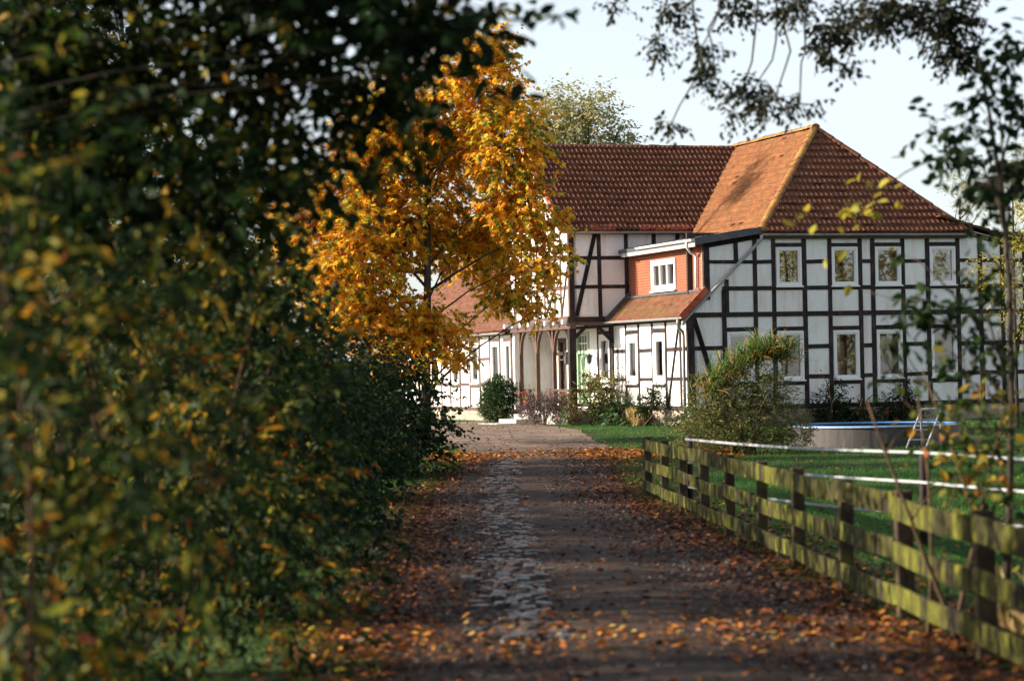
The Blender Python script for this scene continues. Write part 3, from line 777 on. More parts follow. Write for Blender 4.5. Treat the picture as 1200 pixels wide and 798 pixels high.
# dormer roof
ds = tiles('dormer_roof', (-2.2, 0, 5.25), (0, 1, 0), (1, 0, .155), [(-.2, 0), (6.12, 0), (6.12, 2.12), (-.2, 2.12)], 'lead', amp=.004, step=.004, thick=.13)
gutter((-2.24, -.15, 5.36), (-2.24, 4.4, 5.36), .07, 'white_paint')
mb = MB(); mb.box(-2.2, -2.17, -.19, 5.9, 5.14, 5.32); mb.build('fascia', M['stone'], ds)
mb = MB(); mb.bar((-2.2, -.205, 5.27), (-.12, -.205, 5.60), .03, .17); mb.build('fascia', M['lead'], ds)
# eaves boards, gutters and downpipes
mb = MB(); mb.box(-.1, 6.55, -.13, -.01, 5.36, 5.44); mb.build('soffit', M['porch_timber'], H)
gutter((-.12, -.24, 5.50), (6.75, -.24, 5.49)); gutter((-4.1, 5.92, 5.95), (.5, 5.92, 5.94)); gutter((-2.70, -.2, 3.13), (-2.70, 6.3, 3.16)); gutter((-4.02, 12.5, 3.0), (-4.02, 27, 3.0))
mb = MB(); mb.tube([(-.14, -.24, 5.46), (-.15, -.24, 5.34), (-.24, -.16, 5.22), (-.42, -.11, 5.03), (-2.44, -.11, 3.12), (-2.58, -.11, 2.98), (-2.58, -.1, 2.9)], .052, 8); mb.build('downpipe', M['grey_metal'], H, smooth=True)
mb = MB(); mb.tube([(-2.68, .02, 3.08), (-2.68, .02, 2.96), (-2.64, .1, 2.84), (-2.47, .2, 2.72), (-2.45, .2, 2.6), (-2.45, .2, .1)], .048, 8); mb.build('downpipe', M['grey_metal'], H, smooth=True)
mb = MB(); mb.tube([(-2.24, .35, 5.30), (-2.24, .35, 5.16), (-2.1, .4, 5.0), (-1.93, .45, 4.94), (-1.92, .45, 4.86), (-1.92, .45, 3.98)], .04, 8); mb.build('downpipe', M['white_paint'], H, smooth=True)
kl = 1.0
tiles('lean_roof', (-4.0, 0, 2.98), (0, 1, 0), (1, 0, kl), [(12.3, 0), (27.2, 0), (27.2, 3.3 / r45), (12.3, 3.3 / r45)], 'tile')
tiles('lean_roof', (2.9, 0, 2.98), (0, 1, 0), (-1, 0, kl), [(12.3, 0), (27.2, 0), (27.2, 3.5 / r45), (12.3, 3.5 / r45)], 'tile')

# --- porch
pp = [(6.36, .2), (8.05, .13), (9.75, .13), (11.5, .13)]
for i, (t, w) in enumerate(pp):
    mb = MB(); mb.box(-3.80 - (.03 if i == 0 else 0), -3.80 + w, t - w / 2, t + w / 2, .0 if i == 0 else .42, 3.08)
    po = mb.build('porch_post', M['timber' if i == 0 else 'porch_timber'], H, bevel=.012)
    bm_ = MB()
    for sg in (-1, 1):
        if (i == 0 and sg < 0) or (i == 3 and sg > 0): continue
        a = [Vector((-3.74, t + sg * .06, 2.25)), Vector((-3.74, t + sg * .16, 2.62)), Vector((-3.74, t + sg * .34, 2.86)), Vector((-3.74, t + sg * .62, 3.05))]
        for p, q in zip(a, a[1:]): bm_.bar(p, q, .08, .10, up=(1, 0, 0))
    if i == 0:
        bm_.bar((-3.7, 6.3, 2.62), (-3.2, 6.3, 3.1), .1, .11, up=(0, 1, 0)); bm_.bar((-2.4, 6.3, 2.55), (-2.95, 6.3, 3.1), .1, .11, up=(0, 1, 0))
    bm_.build('knee_brace', M['timber' if i == 0 else 'porch_timber'], po, bevel=.01)
mb = MB(); mb.box(-3.86, -3.66, 6.1, 12.5, 2.96, 3.09); mb.box(-3.9, -2.3, 6.14, 6.34, 3.06, 3.16); mb.build('porch_beam', M['porch_timber'], H, bevel=.01)
mb = MB(); mb.box(-3.78, -2.36, 6.35, 12.48, 3.10, 3.16); mb.build('porch_ceiling', M['plaster'], H)
for t in np.linspace(6.3, 12.3, 8):
    mb = MB(); mb.box(-4.06, -3.82, t - .07, t + .07, 3.10, 3.25); mb.build('beam_end', M['white_paint'], H, bevel=.012)
for a, b in ((6.46, 7.98), (8.12, 8.9), (10.6, 11.43)):
    mb = MB(); mb.box(-3.79, -3.68, a, b, 1.0, 1.1); mb.box(-3.77, -3.70, a, b, .86, .98)
    mb.bar((-3.73, a, .86), (-3.73, (a + b) / 2, .45), .05, .07, up=(1, 0, 0)); mb.bar((-3.73, b, .86), (-3.73, (a + b) / 2, .45), .05, .07, up=(1, 0, 0))
    mb.build('porch_railing', M['porch_timber'], H, bevel=.008)
mb = MB(); mb.box(-3.7, -2.4, 6.24, 6.36, .98, 1.1); mb.box(-3.7, -2.4, 6.26, 6.33, .55, .63); mb.build('porch_railing', M['timber'], H, bevel=.008)
for i, (s0, z1) in enumerate(((-4.35, .30), (-4.8, .15), (-5.5, .03))):
    mb = MB(); mb.box(s0, -3.93 + .002 * i, 9.0 - .15 * i, 10.5 + .2 * i, -.3, z1); mb.build('step', M['stone'], H, bevel=.02)
for t in (7.95, 10.15):
    mb = MB(); mb.bar((-2.36, t, 2.05), (-2.6, t, 2.2), .025, .025); mb.tube([(-2.6, t, 2.18), (-2.6, t, 2.12), (-2.6, t, 1.92), (-2.6, t, 1.86)], [.03, .10, .08, .02], 6); mb.build('wall_lantern', M['lead'], H)

# ------------------------------------------------------------------ paddock fence of mossy boards
m = mat('mossy_fence_board', (.05, .045, .03), .9, .15)
wv = ramp(m, noise(m, 3, 6, .7, stretch=(1, 1, 3)), [(.3, (.012, .010, .008)), (.6, (.030, .024, .016)), (.8, (.065, .048, .030))])
ms = ramp(m, noise(m, 2.0, 7, .75, stretch=(1, 2.2, .55)), [(.44, (0, 0, 0)), (.60, (1, 1, 1))])
L(m, mix(m, ms, wv, ramp(m, noise(m, 9, 4), [(.3, (.035, .045, .008)), (.7, (.19, .19, .024))])), P(m).inputs['Base Color'])
bump(m, noise(m, 14, 6, .7, stretch=(1, 1, 5)), .7, .012)
M['fence_board'] = m
M['fence_post'] = noisy('mossy_fence_post', [(.3, (.030, .022, .016)), (.55, (.065, .048, .033)), (.68, (.10, .11, .02))], 4, .9, .15, .6, .012, 16)

def fx(Y): return 3.0 - (Y - 15) * .036
FY = [38.4 - 2.567 * i for i in range(12)]
fence = empty('wooden_fence', (fx(FY[0]), FY[0], float(gz(FY[0]))))
tag(fence, 'mossy three rail wooden fence along the right edge of the lane', 'fence')
fo = Vector(fence.location)
for i, Y in enumerate(FY):
    b = Vector((fx(Y), Y, float(gz(Y)))) - fo
    mb = MB(); w = rng.uniform(.11, .13); h = .96 + rng.normal(0, .012); ln = rng.normal(0, .012)
    mb.add([(b.x - .02 + sx * w / 2 + (ln if k else 0), b.y + sy * w / 2, b.z + (h if k else -.25)) for k in (0, 1) for sx, sy in ((-1, -1), (1, -1), (1, 1), (-1, 1))],
           [(3, 2, 1, 0), (4, 5, 6, 7), (0, 1, 5, 4), (1, 2, 6, 5), (2, 3, 7, 6), (3, 0, 4, 7)])
    mb.build('post', M['fence_post'], fence, bevel=.012)
for i in range(len(FY) - 1):
    for zc, hh in ((.865, .17), (.535, .155), (.215, .15)):
        p = Vector((fx(FY[i]), FY[i], float(gz(FY[i])))) - fo; q = Vector((fx(FY[i + 1]), FY[i + 1], float(gz(FY[i + 1])))) - fo
        off = Vector((-.10, 0, 0)); j = rng.normal(0, .012, 2)
        mb = MB()
        n = 5; pts = [p + off + (q - p) * (k / (n - 1)) + Vector((.003 * math.sin(k * 2 + i), 0, zc + j[0] + (j[1] - j[0]) * k / (n - 1) - .012 * math.sin(PI * k / (n - 1)))) for k in range(n)]
        vv = []
        for pt in pts:
            vv += [pt + Vector((-.017, 0, -hh / 2)), pt + Vector((.017, 0, -hh / 2)), pt + Vector((.017, 0, hh / 2)), pt + Vector((-.017, 0, hh / 2))]
        vv[0:4] = [v + Vector((0, -.004, 0)) for v in vv[0:4]]; vv[-4:] = [v + Vector((0, .004, 0)) for v in vv[-4:]]
        ff = [(0, 1, 2, 3), tuple(len(vv) - 4 + k for k in (3, 2, 1, 0))]
        for k in range(n - 1):
            for e in range(4): ff.append((k * 4 + e, k * 4 + (e + 1) % 4, k * 4 + 4 + (e + 1) % 4, k * 4 + 4 + e))
        mb.add(vv, ff); mb.build('rail', M['fence_board'], fence, bevel=.006)

# ------------------------------------------------------------------ white tape fence on the lawn
M['tape'] = mat('white_tape', (.34, .36, .39), .5, .4)
tp = [Vector((2.42, 33.3, float(gz(33.3)))), Vector((4.27, 25.3, float(gz(25.3)))), Vector((6.6, 18.0, float(gz(18.0))))]
tf = empty('tape_fence', tp[1]); tag(tf, 'white electric tape fence with a thin dark post on the lawn', 'fence')
for i, p in enumerate(tp):
    q = p - tp[1]
    mb = MB(); mb.tube([q + Vector((0, 0, -.2)), q + Vector((.005, 0, .5)), q + Vector((.01, 0, 1.05)), q + Vector((.01, 0, 1.07))], [.042, .04, .04, .028], 8)
    mb.build('post', M['timber'], tf, smooth=True)
for z in (1.03, .72, .38):
    mb = MB()
    for a, b in zip(tp, tp[1:]):
        pts = []
        for k in range(9):
            t = k / 8; pts.append(a.lerp(b, t) - tp[1] + Vector((-.05, 0, z - .03 * math.sin(PI * t))))
        for p, q in zip(pts, pts[1:]): mb.bar(p, q, .006, .03)
    mb.build('tape', M['tape'], tf)

# ------------------------------------------------------------------ pool and ladder
pool = empty('garden_pool', (8.50, 57.0, float(gz(57.0)))); tag(pool, 'round above ground pool with pale wall and blue rim on lawn', 'pool')
R_ = 2.0; n = 64
def ring(mb, r0, r1, z0, z1):
    vv = []
    for k in range(n):
        a = 2 * PI * k / n; c, s_ = math.cos(a), math.sin(a)
        vv += [(r0 * c, r0 * s_, z0), (r1 * c, r1 * s_, z0), (r1 * c, r1 * s_, z1), (r0 * c, r0 * s_, z1)]
    ff = []
    for k in range(n):
        a = k * 4; b = ((k + 1) % n) * 4
        for e in range(4): ff.append((a + e, a + (e + 1) % 4, b + (e + 1) % 4, b + e))
    mb.add(vv, ff)
mb = MB(); ring(mb, R_ - .02, R_, -.1, .43); mb.build('pool_wall', noisy('pool_wall_sheet', [(.3, (.035, .033, .033)), (.55, (.07, .064, .062)), (.75, (.12, .108, .10))], 1.6, .6, .3, .5, .04, 4, stretch=(1, 1, .4)), pool)
mb = MB(); ring(mb, R_ - .05, R_ + .04, .432, .46); mb.build('rim', mat('pool_rim_white', (.42, .47, .54), .4), pool)
mb = MB(); ring(mb, R_ - .16, R_ - .055, .445, .475); mb.build('liner_edge', mat('blue_pool_liner', (.05, .20, .50), .5), pool)
mb = MB(); mb.add([(math.cos(2 * PI * k / n) * (R_ - .03), math.sin(2 * PI * k / n) * (R_ - .03), .39) for k in range(n)], [tuple(range(n))]); mb.build('water', M['water'], pool)
lad = empty('pool_ladder', (9.38, 54.4, float(gz(54.4)))); tag(lad, 'white metal ladder leaning over the pool rim', 'ladder')
wm = mat('ladder_grey', (.36, .36, .37), .4, .5)
for s_ in (-.22, .22):
    mb = MB(); mb.tube([(-.33 + s_, .0, 0), (.05 + s_, .12, .86)], .025, 8); mb.tube([(.05 + s_, .12, .86), (.10 + s_, .45, .86), (.14 + s_, .75, .05)], .022, 8); mb.build('side_rail', wm, lad)
for k in range(3):
    z = .2 + .22 * k; t = z / .86; x = -.33 + .38 * t
    mb = MB(); mb.box(x - .22, x + .22, .0 + .1 * t, .12 + .1 * t, z - .015, z + .015); mb.build('tread', wm, lad)
mb = MB(); mb.tube([(-.2, .12, .88), (1.25, .12, .90)], .022, 8); mb.build('top_bar', wm, lad)

# ------------------------------------------------------------------ plants by the house
def hp(s, t, z=0.0):
    """a point given in the house's own axes"""
    return Vector((7.34 + .953 * s - .302 * t, 70 + .302 * s + .953 * t, z))
def onground(p): return Vector((p.x, p.y, float(gz(p.y))))
def bush(name, label, p, clumps, n, size, mt, template=T_OVAL, cat='shrub', group=None, stems=5, r0=.025, twig_n=30, **kw):
    p = onground(p)
    cl = [(p.x + a, p.y + b, p.z + c, d, e, f) for a, b, c, d, e, f in clumps]
    hi = max(c[2] + c[5] for c in cl)
    return tree(name, label, cat, tuple(p), (p.x, p.y, p.z + (hi - p.z) * .7), r0, cl, n, size, mt, template, group, twig_n, stems, 'twig', 'foliage', .5, **kw)

bush('box_bush', 'clipped round dark green bush beside the porch steps', hp(-4.5, 11.6), [(0, 0, .80, .62, .62, .80), (-.12, 0, .55, .60, .58, .55), (.14, 0, 1.05, .45, .45, .48), (-.15, .0, 1.0, .42, .42, .45)], 24000, .055, 'leaf_box', T_KITE, twig_n=0, shell=.3, tw=2, droop=.0, minz=0)
bush('lavender_shrub', 'faded purple grey shrub below the porch railing', hp(-4.5, 7.1), [(0, 0, .45, .55, .5, .48), (.45, -.4, .5, .4, .4, .5), (-.4, .3, .40, .38, .4, .40)], 4200, .07, 'leaf_laven', T_LONG, droop=-.9, tw=3, minz=0)
bush('rose_bush', 'tall leafy rose bush at the dark corner post', hp(-3.2, 5.4), [(0, 0, .7, .45, .45, .6), (.35, 0, .55, .45, .4, .5), (-.1, 0, 1.2, .3, .3, .35), (.2, .1, 1.35, .22, .22, .25)], 3200, .085, 'leaf_bush', T_OVAL, minz=0)
bush('low_shrub', 'low dark shrub between the corner post and rose bush', hp(-2.6, 4.5), [(0, 0, .3, .6, .4, .35), (-.6, 0, .28, .4, .35, .3)], 2600, .08, 'leaf_dark', T_OVAL, minz=0)
bush('pink_hydrangea', 'small shrub with pink flower heads by the porch post', hp(-4.05, 5.6), [(0, 0, .30, .26, .26, .3), (.05, 0, .55, .16, .16, .15), (.0, 0, .9, .13, .13, .2)], 900, .07, 'leaf_flower', T_OVAL, minz=0, tint=(0, .45, .28))
bush('bare_rose', 'thin nearly bare climbing rose against the white extension', hp(-2.75, 4.9), [(0, 0, .9, .25, .2, .5), (-.25, 0, 1.5, .25, .2, .3), (.15, 0, 1.35, .2, .2, .3)], 240, .07, 'leaf_bush', T_OVAL, twig_n=40, stems=4, r0=.02, minz=0)
bush('evergreen_shrub', 'small upright green shrub under the extension windows', hp(-2.9, 1.9), [(0, 0, .65, .3, .3, .35), (.15, 0, .9, .2, .2, .25), (-.18, 0, .55, .2, .2, .2)], 1500, .075, 'leaf_dark', T_OVAL, twig_n=20, stems=4, r0=.022, minz=.1)
bush('hosta_clump', 'low bright green leafy clump at the lawn edge', hp(-3.1, 3.6), [(0, 0, .12, .5, .35, .14)], 500, .16, 'leaf_box', T_OVAL, twig_n=0, minz=0)
bush('ground_cover_shrub', 'low green spreading plant beside the extension corner', hp(-2.4, -.9), [(0, 0, .25, .7, .5, .28), (.7, -.1, .3, .5, .4, .3), (-.6, .2, .15, .5, .3, .16)], 2600, .09, 'leaf_box', T_OVAL, minz=0)
p = onground(hp(-2.75, 3.4)); n = 900
o = leaf_obj('dry_grass_tuft', np.array([(rng.normal(0, .08), rng.uniform(-1.1, 1.0), 0) for _ in range(n)]), np.array([(rng.normal(0, .3), rng.normal(0, .3), 1) for _ in range(n)]), rnd_dir(n), rng.uniform(.3, .62, n), rng.random(n), T_STRAP, 'straw')
o.location = p; tag(o, 'dry straw coloured grass along the extension plinth', 'grass tuft')
for i, (s_, dh, lb) in enumerate(((1.72, 1.0, 'dark leafy shrub against the wall between second and third lower windows'), (3.95, .95, 'dark leafy shrub below the fourth lower window'), (2.6, .45, 'low dark shrub at the plinth behind the pool'))):
    bush('wall_shrub', lb, hp(s_, -.7), [(0, 0, .5 * dh, .42, .3, .5 * dh), (.3, 0, .4 * dh, .35, .3, .35 * dh), (-.3, 0, .35 * dh, .35, .3, .35 * dh), (.1, 0, 1.05 * dh, .22, .2, .3 * dh)], int(2400 * dh), .08, 'leaf_dark', T_OVAL, group='shrubs along the house wall', minz=0)
# big grey-green shrub and the strap-leaved plant growing through it
pb = px(868, 530, 53.6)
bush('spreading_shrub', 'big spreading grey green shrub in front of the house', pb,
     [(0, 0, .75, 1.0, .8, .72), (-.78, 0, .55, .62, .6, .55), (.88, -.1, .55, .68, .6, .55), (.3, .1, 1.40, .75, .55, .52), (-.3, 0, 1.38, .6, .5, .48), (1.22, -.2, .42, .36, .4, .38), (-1.22, 0, .38, .36, .4, .36), (.78, 0, 1.38, .45, .5, .45), (-.78, 0, 1.12, .42, .4, .4)], 24000, .062, 'leaf_bush', T_LONG, twig_n=160, stems=8, droop=.1, minz=0)
ps = onground(px(880, 530, 54.2))
root = empty('strap_leaved_plant', tuple(ps)); tag(root, 'fountain of long green and orange strap leaves above the grey shrub', 'plant')
pos = []; dr = []; sz = []
for cx, cy, cz, r, k in ((.29, -.3, 2.22, .16, 460), (.72, -.3, 2.16, .15, 360), (0, -.4, 2.08, .15, 300), (-.42, -.5, 1.86, .17, 280), (-.68, -.5, 1.62, .17, 240), (-.92, -.5, 1.40, .16, 200)):
    for _ in range(k):
        a = rng.uniform(0, 2 * PI); e = rng.uniform(-.5, 1.25)
        pos.append((cx + rng.normal(0, r), cy + rng.normal(0, r), cz + rng.normal(0, r * .7))); dr.append((math.cos(a) * math.cos(e), math.sin(a) * math.cos(e), math.sin(e) * .8)); sz.append(rng.uniform(.22, .52))
tn = rng.random(len(pos)) * .8 + np.where(np.array([d[2] for d in dr]) < -.1, .3, 0)
leaf_obj('foliage', np.array(pos), np.array(dr), np.tile([0, 0, 1.0], (len(pos), 1)) + rng.normal(size=(len(pos), 3)) * .2, np.array(sz), tn, T_STRAP, 'strap', root)
wood('stems', (0, 0, -.1), (.1, 0, 1.5), .05, [(.29, -.3, 2.1, 1, 1, 1), (.72, -.3, 2.0, 1, 1, 1), (-.46, -.4, 1.8, 1, 1, 1), (-.74, -.4, 1.6, 1, 1, 1), (-1.02, -.4, 1.4, 1, 1, 1)], root, 'twig', stems=2)
# flower basket on the railing
fb = empty('flower_basket', tuple(hp(-3.1, 6.2, .235 + 1.1))); fb.rotation_euler.z = house.rotation_euler.z
tag(fb, 'wicker basket of red flowers on the dark porch rail', 'flower basket')
mb = MB(); mb.tube([(0, 0, 0), (0, 0, .02), (0, 0, .2), (0, 0, .24), (0, 0, .2)], [.16, .18, .25, .27, .22], 14); mb.build('basket', noisy('wicker', [(.3, (.10, .04, .02)), (.7, (.22, .10, .05))], 30, .8, .2), fb)
leafy('flowers', [(0, 0, .34, .30, .26, .16)], 420, .07, 'leaf_flower', T_OVAL, fb, tint=(.0, .5, .5))
fb2 = empty('flower_pot', tuple(hp(-3.74, 10.9, .235 + .42))); tag(fb2, 'small pot of orange flowers at the end of porch', 'flower pot')
mb = MB(); mb.tube([(0, 0, 0), (0, 0, .3), (0, 0, .34), (0, 0, .3)], [.12, .17, .18, .14], 14); mb.build('pot', M['tile_new'], fb2)
leafy('flowers', [(0, 0, .52, .2, .2, .2)], 300, .06, 'leaf_flower', T_OVAL, fb2, tint=(.0, .5, .45))

# ------------------------------------------------------------------ grass blades
def in_road(x, y): return (x > XL(y) - .05) & (x < XR(y) + .05) & (y < 82)
def grass(label, x0, x1, y0, y1, n, hmin, hmax, keep=None, name='grass'):
    x = rng.uniform(x0, x1, n); y = rng.uniform(y0, y1, n)
    k = ~in_road(x, y)
    if keep is not None: k &= keep(x, y)
    x, y = x[k], y[k]; n = len(x)
    pos = np.stack([x, y, gz(y) - .005], -1)
    d = np.stack([rng.normal(0, .45, n), rng.normal(0, .45, n), np.ones(n)], -1)
    tn = .5 * rng.random(n) + .25 * (np.sin(x * 1.7 + 2 * np.sin(y * .7)) + 1)
    o = leaf_obj(name, pos, d, rnd_dir(n), rng.uniform(hmin, hmax, n), tn, T_BLADE, 'grass')
    tag(o, label, 'grass', kind='stuff')
    return o
grass('mown green lawn between the fence and the house', 1.7, 15, 17, 45, 90000, .05, .11)
grass('mown lawn around the pool and in front of the house', .2, 18, 45, 78, 80000, .05, .10)
grass('rough green grass along the left verge of the lane', -3.5, -.7, 12, 60, 26000, .04, .09)
grass('short grass strip in front of the low wing', -7, 0, 78, 92, 9000, .05, .1)

# ------------------------------------------------------------------ fallen leaves
def fallen(label, x, y, zoff, size, tn, lift=.012):
    n = len(x)
    pos = np.stack([x, y, gz(y) + zoff + rng.uniform(.0, lift, n)], -1)
    a = rng.uniform(0, 2 * PI, n)
    d = np.stack([np.cos(a), np.sin(a), rng.normal(.08, .25, n)], -1)
    u = np.array([0, 0, 1.0]) + rng.normal(size=(n, 3)) * .3
    o = leaf_obj('fallen_leaves', pos, d, u, size * rng.uniform(.55, 1.25, n), tn, T_OVAL, 'leaf_fallen')
    return tag(o, label, 'fallen leaves', kind='stuff')
def patchy(x, y): return .5 + .5 * np.sin(x * 2.3 + 1.7 * np.sin(y * .55)) * np.sin(y * .8 + x)
n = 80000
x = rng.uniform(-3.0, 3.6, n); y = 9 + 46 * rng.random(n) ** 1.15
l, r = XL(y), XR(y)
edge = np.minimum(np.abs(x - r - .15), np.abs(x - l + .1) * 1.5)
dens = np.exp(-(edge / .62) ** 2) * .95 + .10 + .14 * patchy(x, y) * (y < 30)
dens *= np.where(y > 42, .5, 1)
dens *= np.where((x < l - .5), .5, 1.0)
k = rng.random(n) < dens
fallen('brown and orange fallen leaves littering the lane and its edges', x[k], y[k], .03, .074, rng.random(k.sum()) * .75 + .2 * rng.random(k.sum()) ** 3)
n = 7000; x = rng.uniform(-1.9, 5.0, n); y = 54.5 + rng.normal(0, 1.3, n) + .4 * np.sin(x * 2)
k = rng.random(n) < np.where(np.abs(x - .3) < 1.2, .35, .95)
fallen('band of bright orange fallen leaves across the lane', x[k], y[k], .03, .10, .45 + .5 * rng.random(k.sum()))
n = 700; x = rng.uniform(-5, 2.2, n); y = rng.uniform(58, 81, n)
fallen('few leaves blown over the sunlit far end of the lane', x, y, .04, .08, .2 + .6 * rng.random(n))
n = 2600; x = rng.uniform(2, 14, n); y = rng.uniform(18, 68, n)
fallen('orange leaves scattered over the lawn', x, y, .05, .08, .35 + .5 * rng.random(n))
n = 60000; x = rng.uniform(-1.4, 3.0, n); y = 12 + 44 * rng.random(n)
k = (x > XL(y) - .3) & (x < XR(y) + .2) & (rng.random(n) < .35 + .65 * patchy(x * 1.3, y * .7))
o = fallen('small brown leaf crumbs and twigs ground into the lane', x[k], y[k], .028, .035, .55 * rng.random(k.sum()), .006)
n = 1100; x = rng.uniform(-1.7, 3.1, n); y = 17.1 + rng.normal(0, .9, n)
fallen('orange leaves tinted brighter to paint the sunlit strip of the lane', x, y, .035, .075, .50 + .5 * rng.random(n))  # raised tint puts extra sunlight into the leaf colour

# ------------------------------------------------------------------ trees
def pc(lst, Y, jit=.0):
    """clumps from (pixel x, pixel y, rx, ry in pixels, distance offset)"""
    out = []
    k = Y / F
    for a in lst:
        x, y, rx, ry = a[:4]; dy = a[4] if len(a) > 4 else rng.uniform(-jit, jit)
        p = px(x, y, Y + dy)
        out.append((p.x, p.y, p.z, rx * k, (rx + ry) / 2 * k, ry * k))
    return out

# golden maple in front of the low wing
mp_ = pc([(556, 85, 58, 52), (592, 165, 55, 58), (525, 170, 66, 58), (605, 235, 52, 45), (640, 300, 36, 24, -.5), (646, 262, 22, 20, -.5), (560, 280, 78, 52), (598, 340, 46, 26), (630, 365, 22, 16),
          (470, 265, 84, 58), (400, 300, 66, 58), (430, 365, 78, 42), (495, 378, 62, 26), (470, 140, 72, 60), (430, 205, 70, 55), (350, 250, 50, 45), (500, 408, 44, 22), (470, 440, 24, 12), (455, 420, 40, 22), (600, 120, 30, 26), (575, 50, 30, 26), (545, 415, 16, 12), (345, 310, 30, 40), (380, 345, 40, 36)], 61, 1.6)
b = px(497, 500, 61)
tree('maple_tree', 'golden orange maple tree glowing in sun in front of the low wing', 'tree', (b.x, b.y, float(gz(b.y))), (b.x + .2, b.y, 8.2), .13, mp_, 54000, .135, 'leaf_maple', T_LOBE, twig_n=320, twig=9, droop=.55, shell=.6, tw=3.2, tint=(.0, .45, .60))
# background trees
b = px(690, 480, 104)
tree('oak_tree', 'pale olive tree rising behind the main roof', 'tree', (b.x, b.y, 0), (b.x, b.y, 13), .3, pc([(690, 130, 34, 30), (664, 160, 36, 36), (722, 160, 24, 16), (700, 175, 40, 20), (655, 115, 22, 18), (640, 150, 30, 40), (675, 190, 50, 20), (735, 168, 10, 8)], 104, 1), 9000, .17, 'leaf_pale', T_OVAL, twig_n=120, twig=6, shell=.5)
b = px(1192, 480, 64)
tree('birch_tree', 'slender yellow leaved tree before the right end of the house', 'tree', (b.x, b.y, float(gz(b.y))), (b.x, b.y, 6.5), .05, pc([(1190, 228, 24, 22), (1198, 280, 22, 28), (1168, 312, 24, 20), (1150, 330, 15, 16), (1188, 345, 24, 20), (1200, 385, 16, 16), (1165, 368, 14, 8), (1215, 250, 26, 40), (1220, 330, 24, 40)], 64, .6), 2600, .10, 'leaf_yellow', T_OVAL, twig_n=140, twig=6, shell=.6, limb_r=.25)
b = Vector((-12.0, 74.9, .2))
tree('poplar_tree', 'tall thin tree left of the house casting a leafy shadow on the hip roof', 'tree', tuple(b), (b.x, b.y, 15.0), .10, [(-12, 74.7, 15.5, .5, .8, .42), (-12, 75.4, 16.2, .35, .4, .35), (-12.1, 74.0, 15.1, .3, .6, .25)], 1000, .16, 'leaf_yellow', T_OVAL, twig_n=20, twig=6, shell=.6)
b = px(1130, 480, 120)
tree('bare_tree', 'thin rusty half bare tree far behind the annex roof', 'tree', (b.x, b.y, 0), (b.x, b.y, 10), .14, pc([(1130, 215, 32, 22), (1165, 215, 34, 30), (1210, 190, 45, 35), (1145, 235, 30, 20)], 120, 1), 2200, .13, 'leaf_pale', T_OVAL, twig_n=240, twig=5, shell=.6)

# the tall hedge along the left of the lane
def mound(X, Y, r, h, k, base=.02, lean=0.0):
    cl = []
    for i in range(k):
        z = h * (base + (.88 - base) * (i + .5) / k); a = i * 2.4 + X; q = r * (.42 if z < .7 * h else .25)
        cl.append((X + q * math.cos(a) + lean * z / h, Y + q * math.sin(a) * 1.3, z, r * rng.uniform(.5, .72), r * rng.uniform(.6, .9), h * rng.uniform(.13, .2)))
    return cl
HEDGE = [
    ('leafy_shrub', 'nearest blurred shrub with long green and yellow leaves', -2.05, 9.4, 1.05, 3.3, 11, 6200, .092, 'leaf_hedge', T_LONG),
    ('leafy_shrub', 'yellow flecked shrub just behind the nearest blurred shrub', -2.25, 14.9, 1.3, 3.5, 12, 8200, .09, 'leaf_hedge', T_LONG),
    ('leafy_shrub', 'yellow flecked shrub at the verge behind the two blurred front shrubs', -2.45, 19.3, 1.25, 3.3, 12, 10000, .09, 'leaf_hedge', T_OVAL),
    ('leafy_shrub', 'dense dark green shrub midway along the left verge', -2.75, 25.3, 1.4, 2.9, 11, 13000, .09, 'leaf_dark', T_OVAL),
    ('leafy_shrub', 'deep green shrub shading the lane before the last bushes', -3.0, 30.8, 1.6, 2.75, 11, 13000, .09, 'leaf_dark', T_OVAL),
    ('leafy_shrub', 'broad dark bush leaning over the narrow part of the lane', -3.1, 38.8, 1.55, 2.55, 11, 13000, .10, 'leaf_dark', T_OVAL),
    ('leafy_shrub', 'rounded green bush ending the hedge below the golden maple', -2.65, 47.0, 1.6, 2.4, 11, 13000, .11, 'leaf_dark', T_OVAL)]
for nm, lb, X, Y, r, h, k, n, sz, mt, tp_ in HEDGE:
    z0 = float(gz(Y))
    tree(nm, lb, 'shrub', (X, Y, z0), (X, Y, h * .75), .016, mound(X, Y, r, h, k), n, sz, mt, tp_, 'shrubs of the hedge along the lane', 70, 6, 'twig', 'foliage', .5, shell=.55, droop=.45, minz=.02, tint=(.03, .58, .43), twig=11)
# canopy of the trees rising out of the hedge
can = pc([(480, 20, 70, 34), (415, 80, 85, 55), (330, 150, 90, 60), (230, 60, 100, 70), (110, 90, 110, 80), (20, 40, 90, 80), (330, 30, 90, 60), (560, 15, 34, 22), (250, 200, 80, 55), (120, 220, 100, 70), (20, 180, 80, 80), (290, 260, 40, 40), (440, 150, 40, 30), (370, 205, 30, 26), (500, 110, 26, 18), (420, -60, 120, 60), (180, -80, 160, 70), (455, 205, 24, 12)], 13.5, 1.2)
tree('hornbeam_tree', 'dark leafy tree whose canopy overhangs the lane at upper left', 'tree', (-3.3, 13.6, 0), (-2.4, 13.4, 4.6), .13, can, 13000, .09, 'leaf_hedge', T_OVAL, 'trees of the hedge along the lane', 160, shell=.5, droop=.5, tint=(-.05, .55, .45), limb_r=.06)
spr = pc([(612, 30, 24, 8), (655, 17, 20, 4), (575, 48, 26, 12), (612, 68, 10, 5), (575, 92, 18, 10), (545, 65, 18, 14), (520, 25, 40, 24), (460, 40, 50, 34), (350, -30, 80, 40), (520, 120, 14, 10)], 12.5, .2)
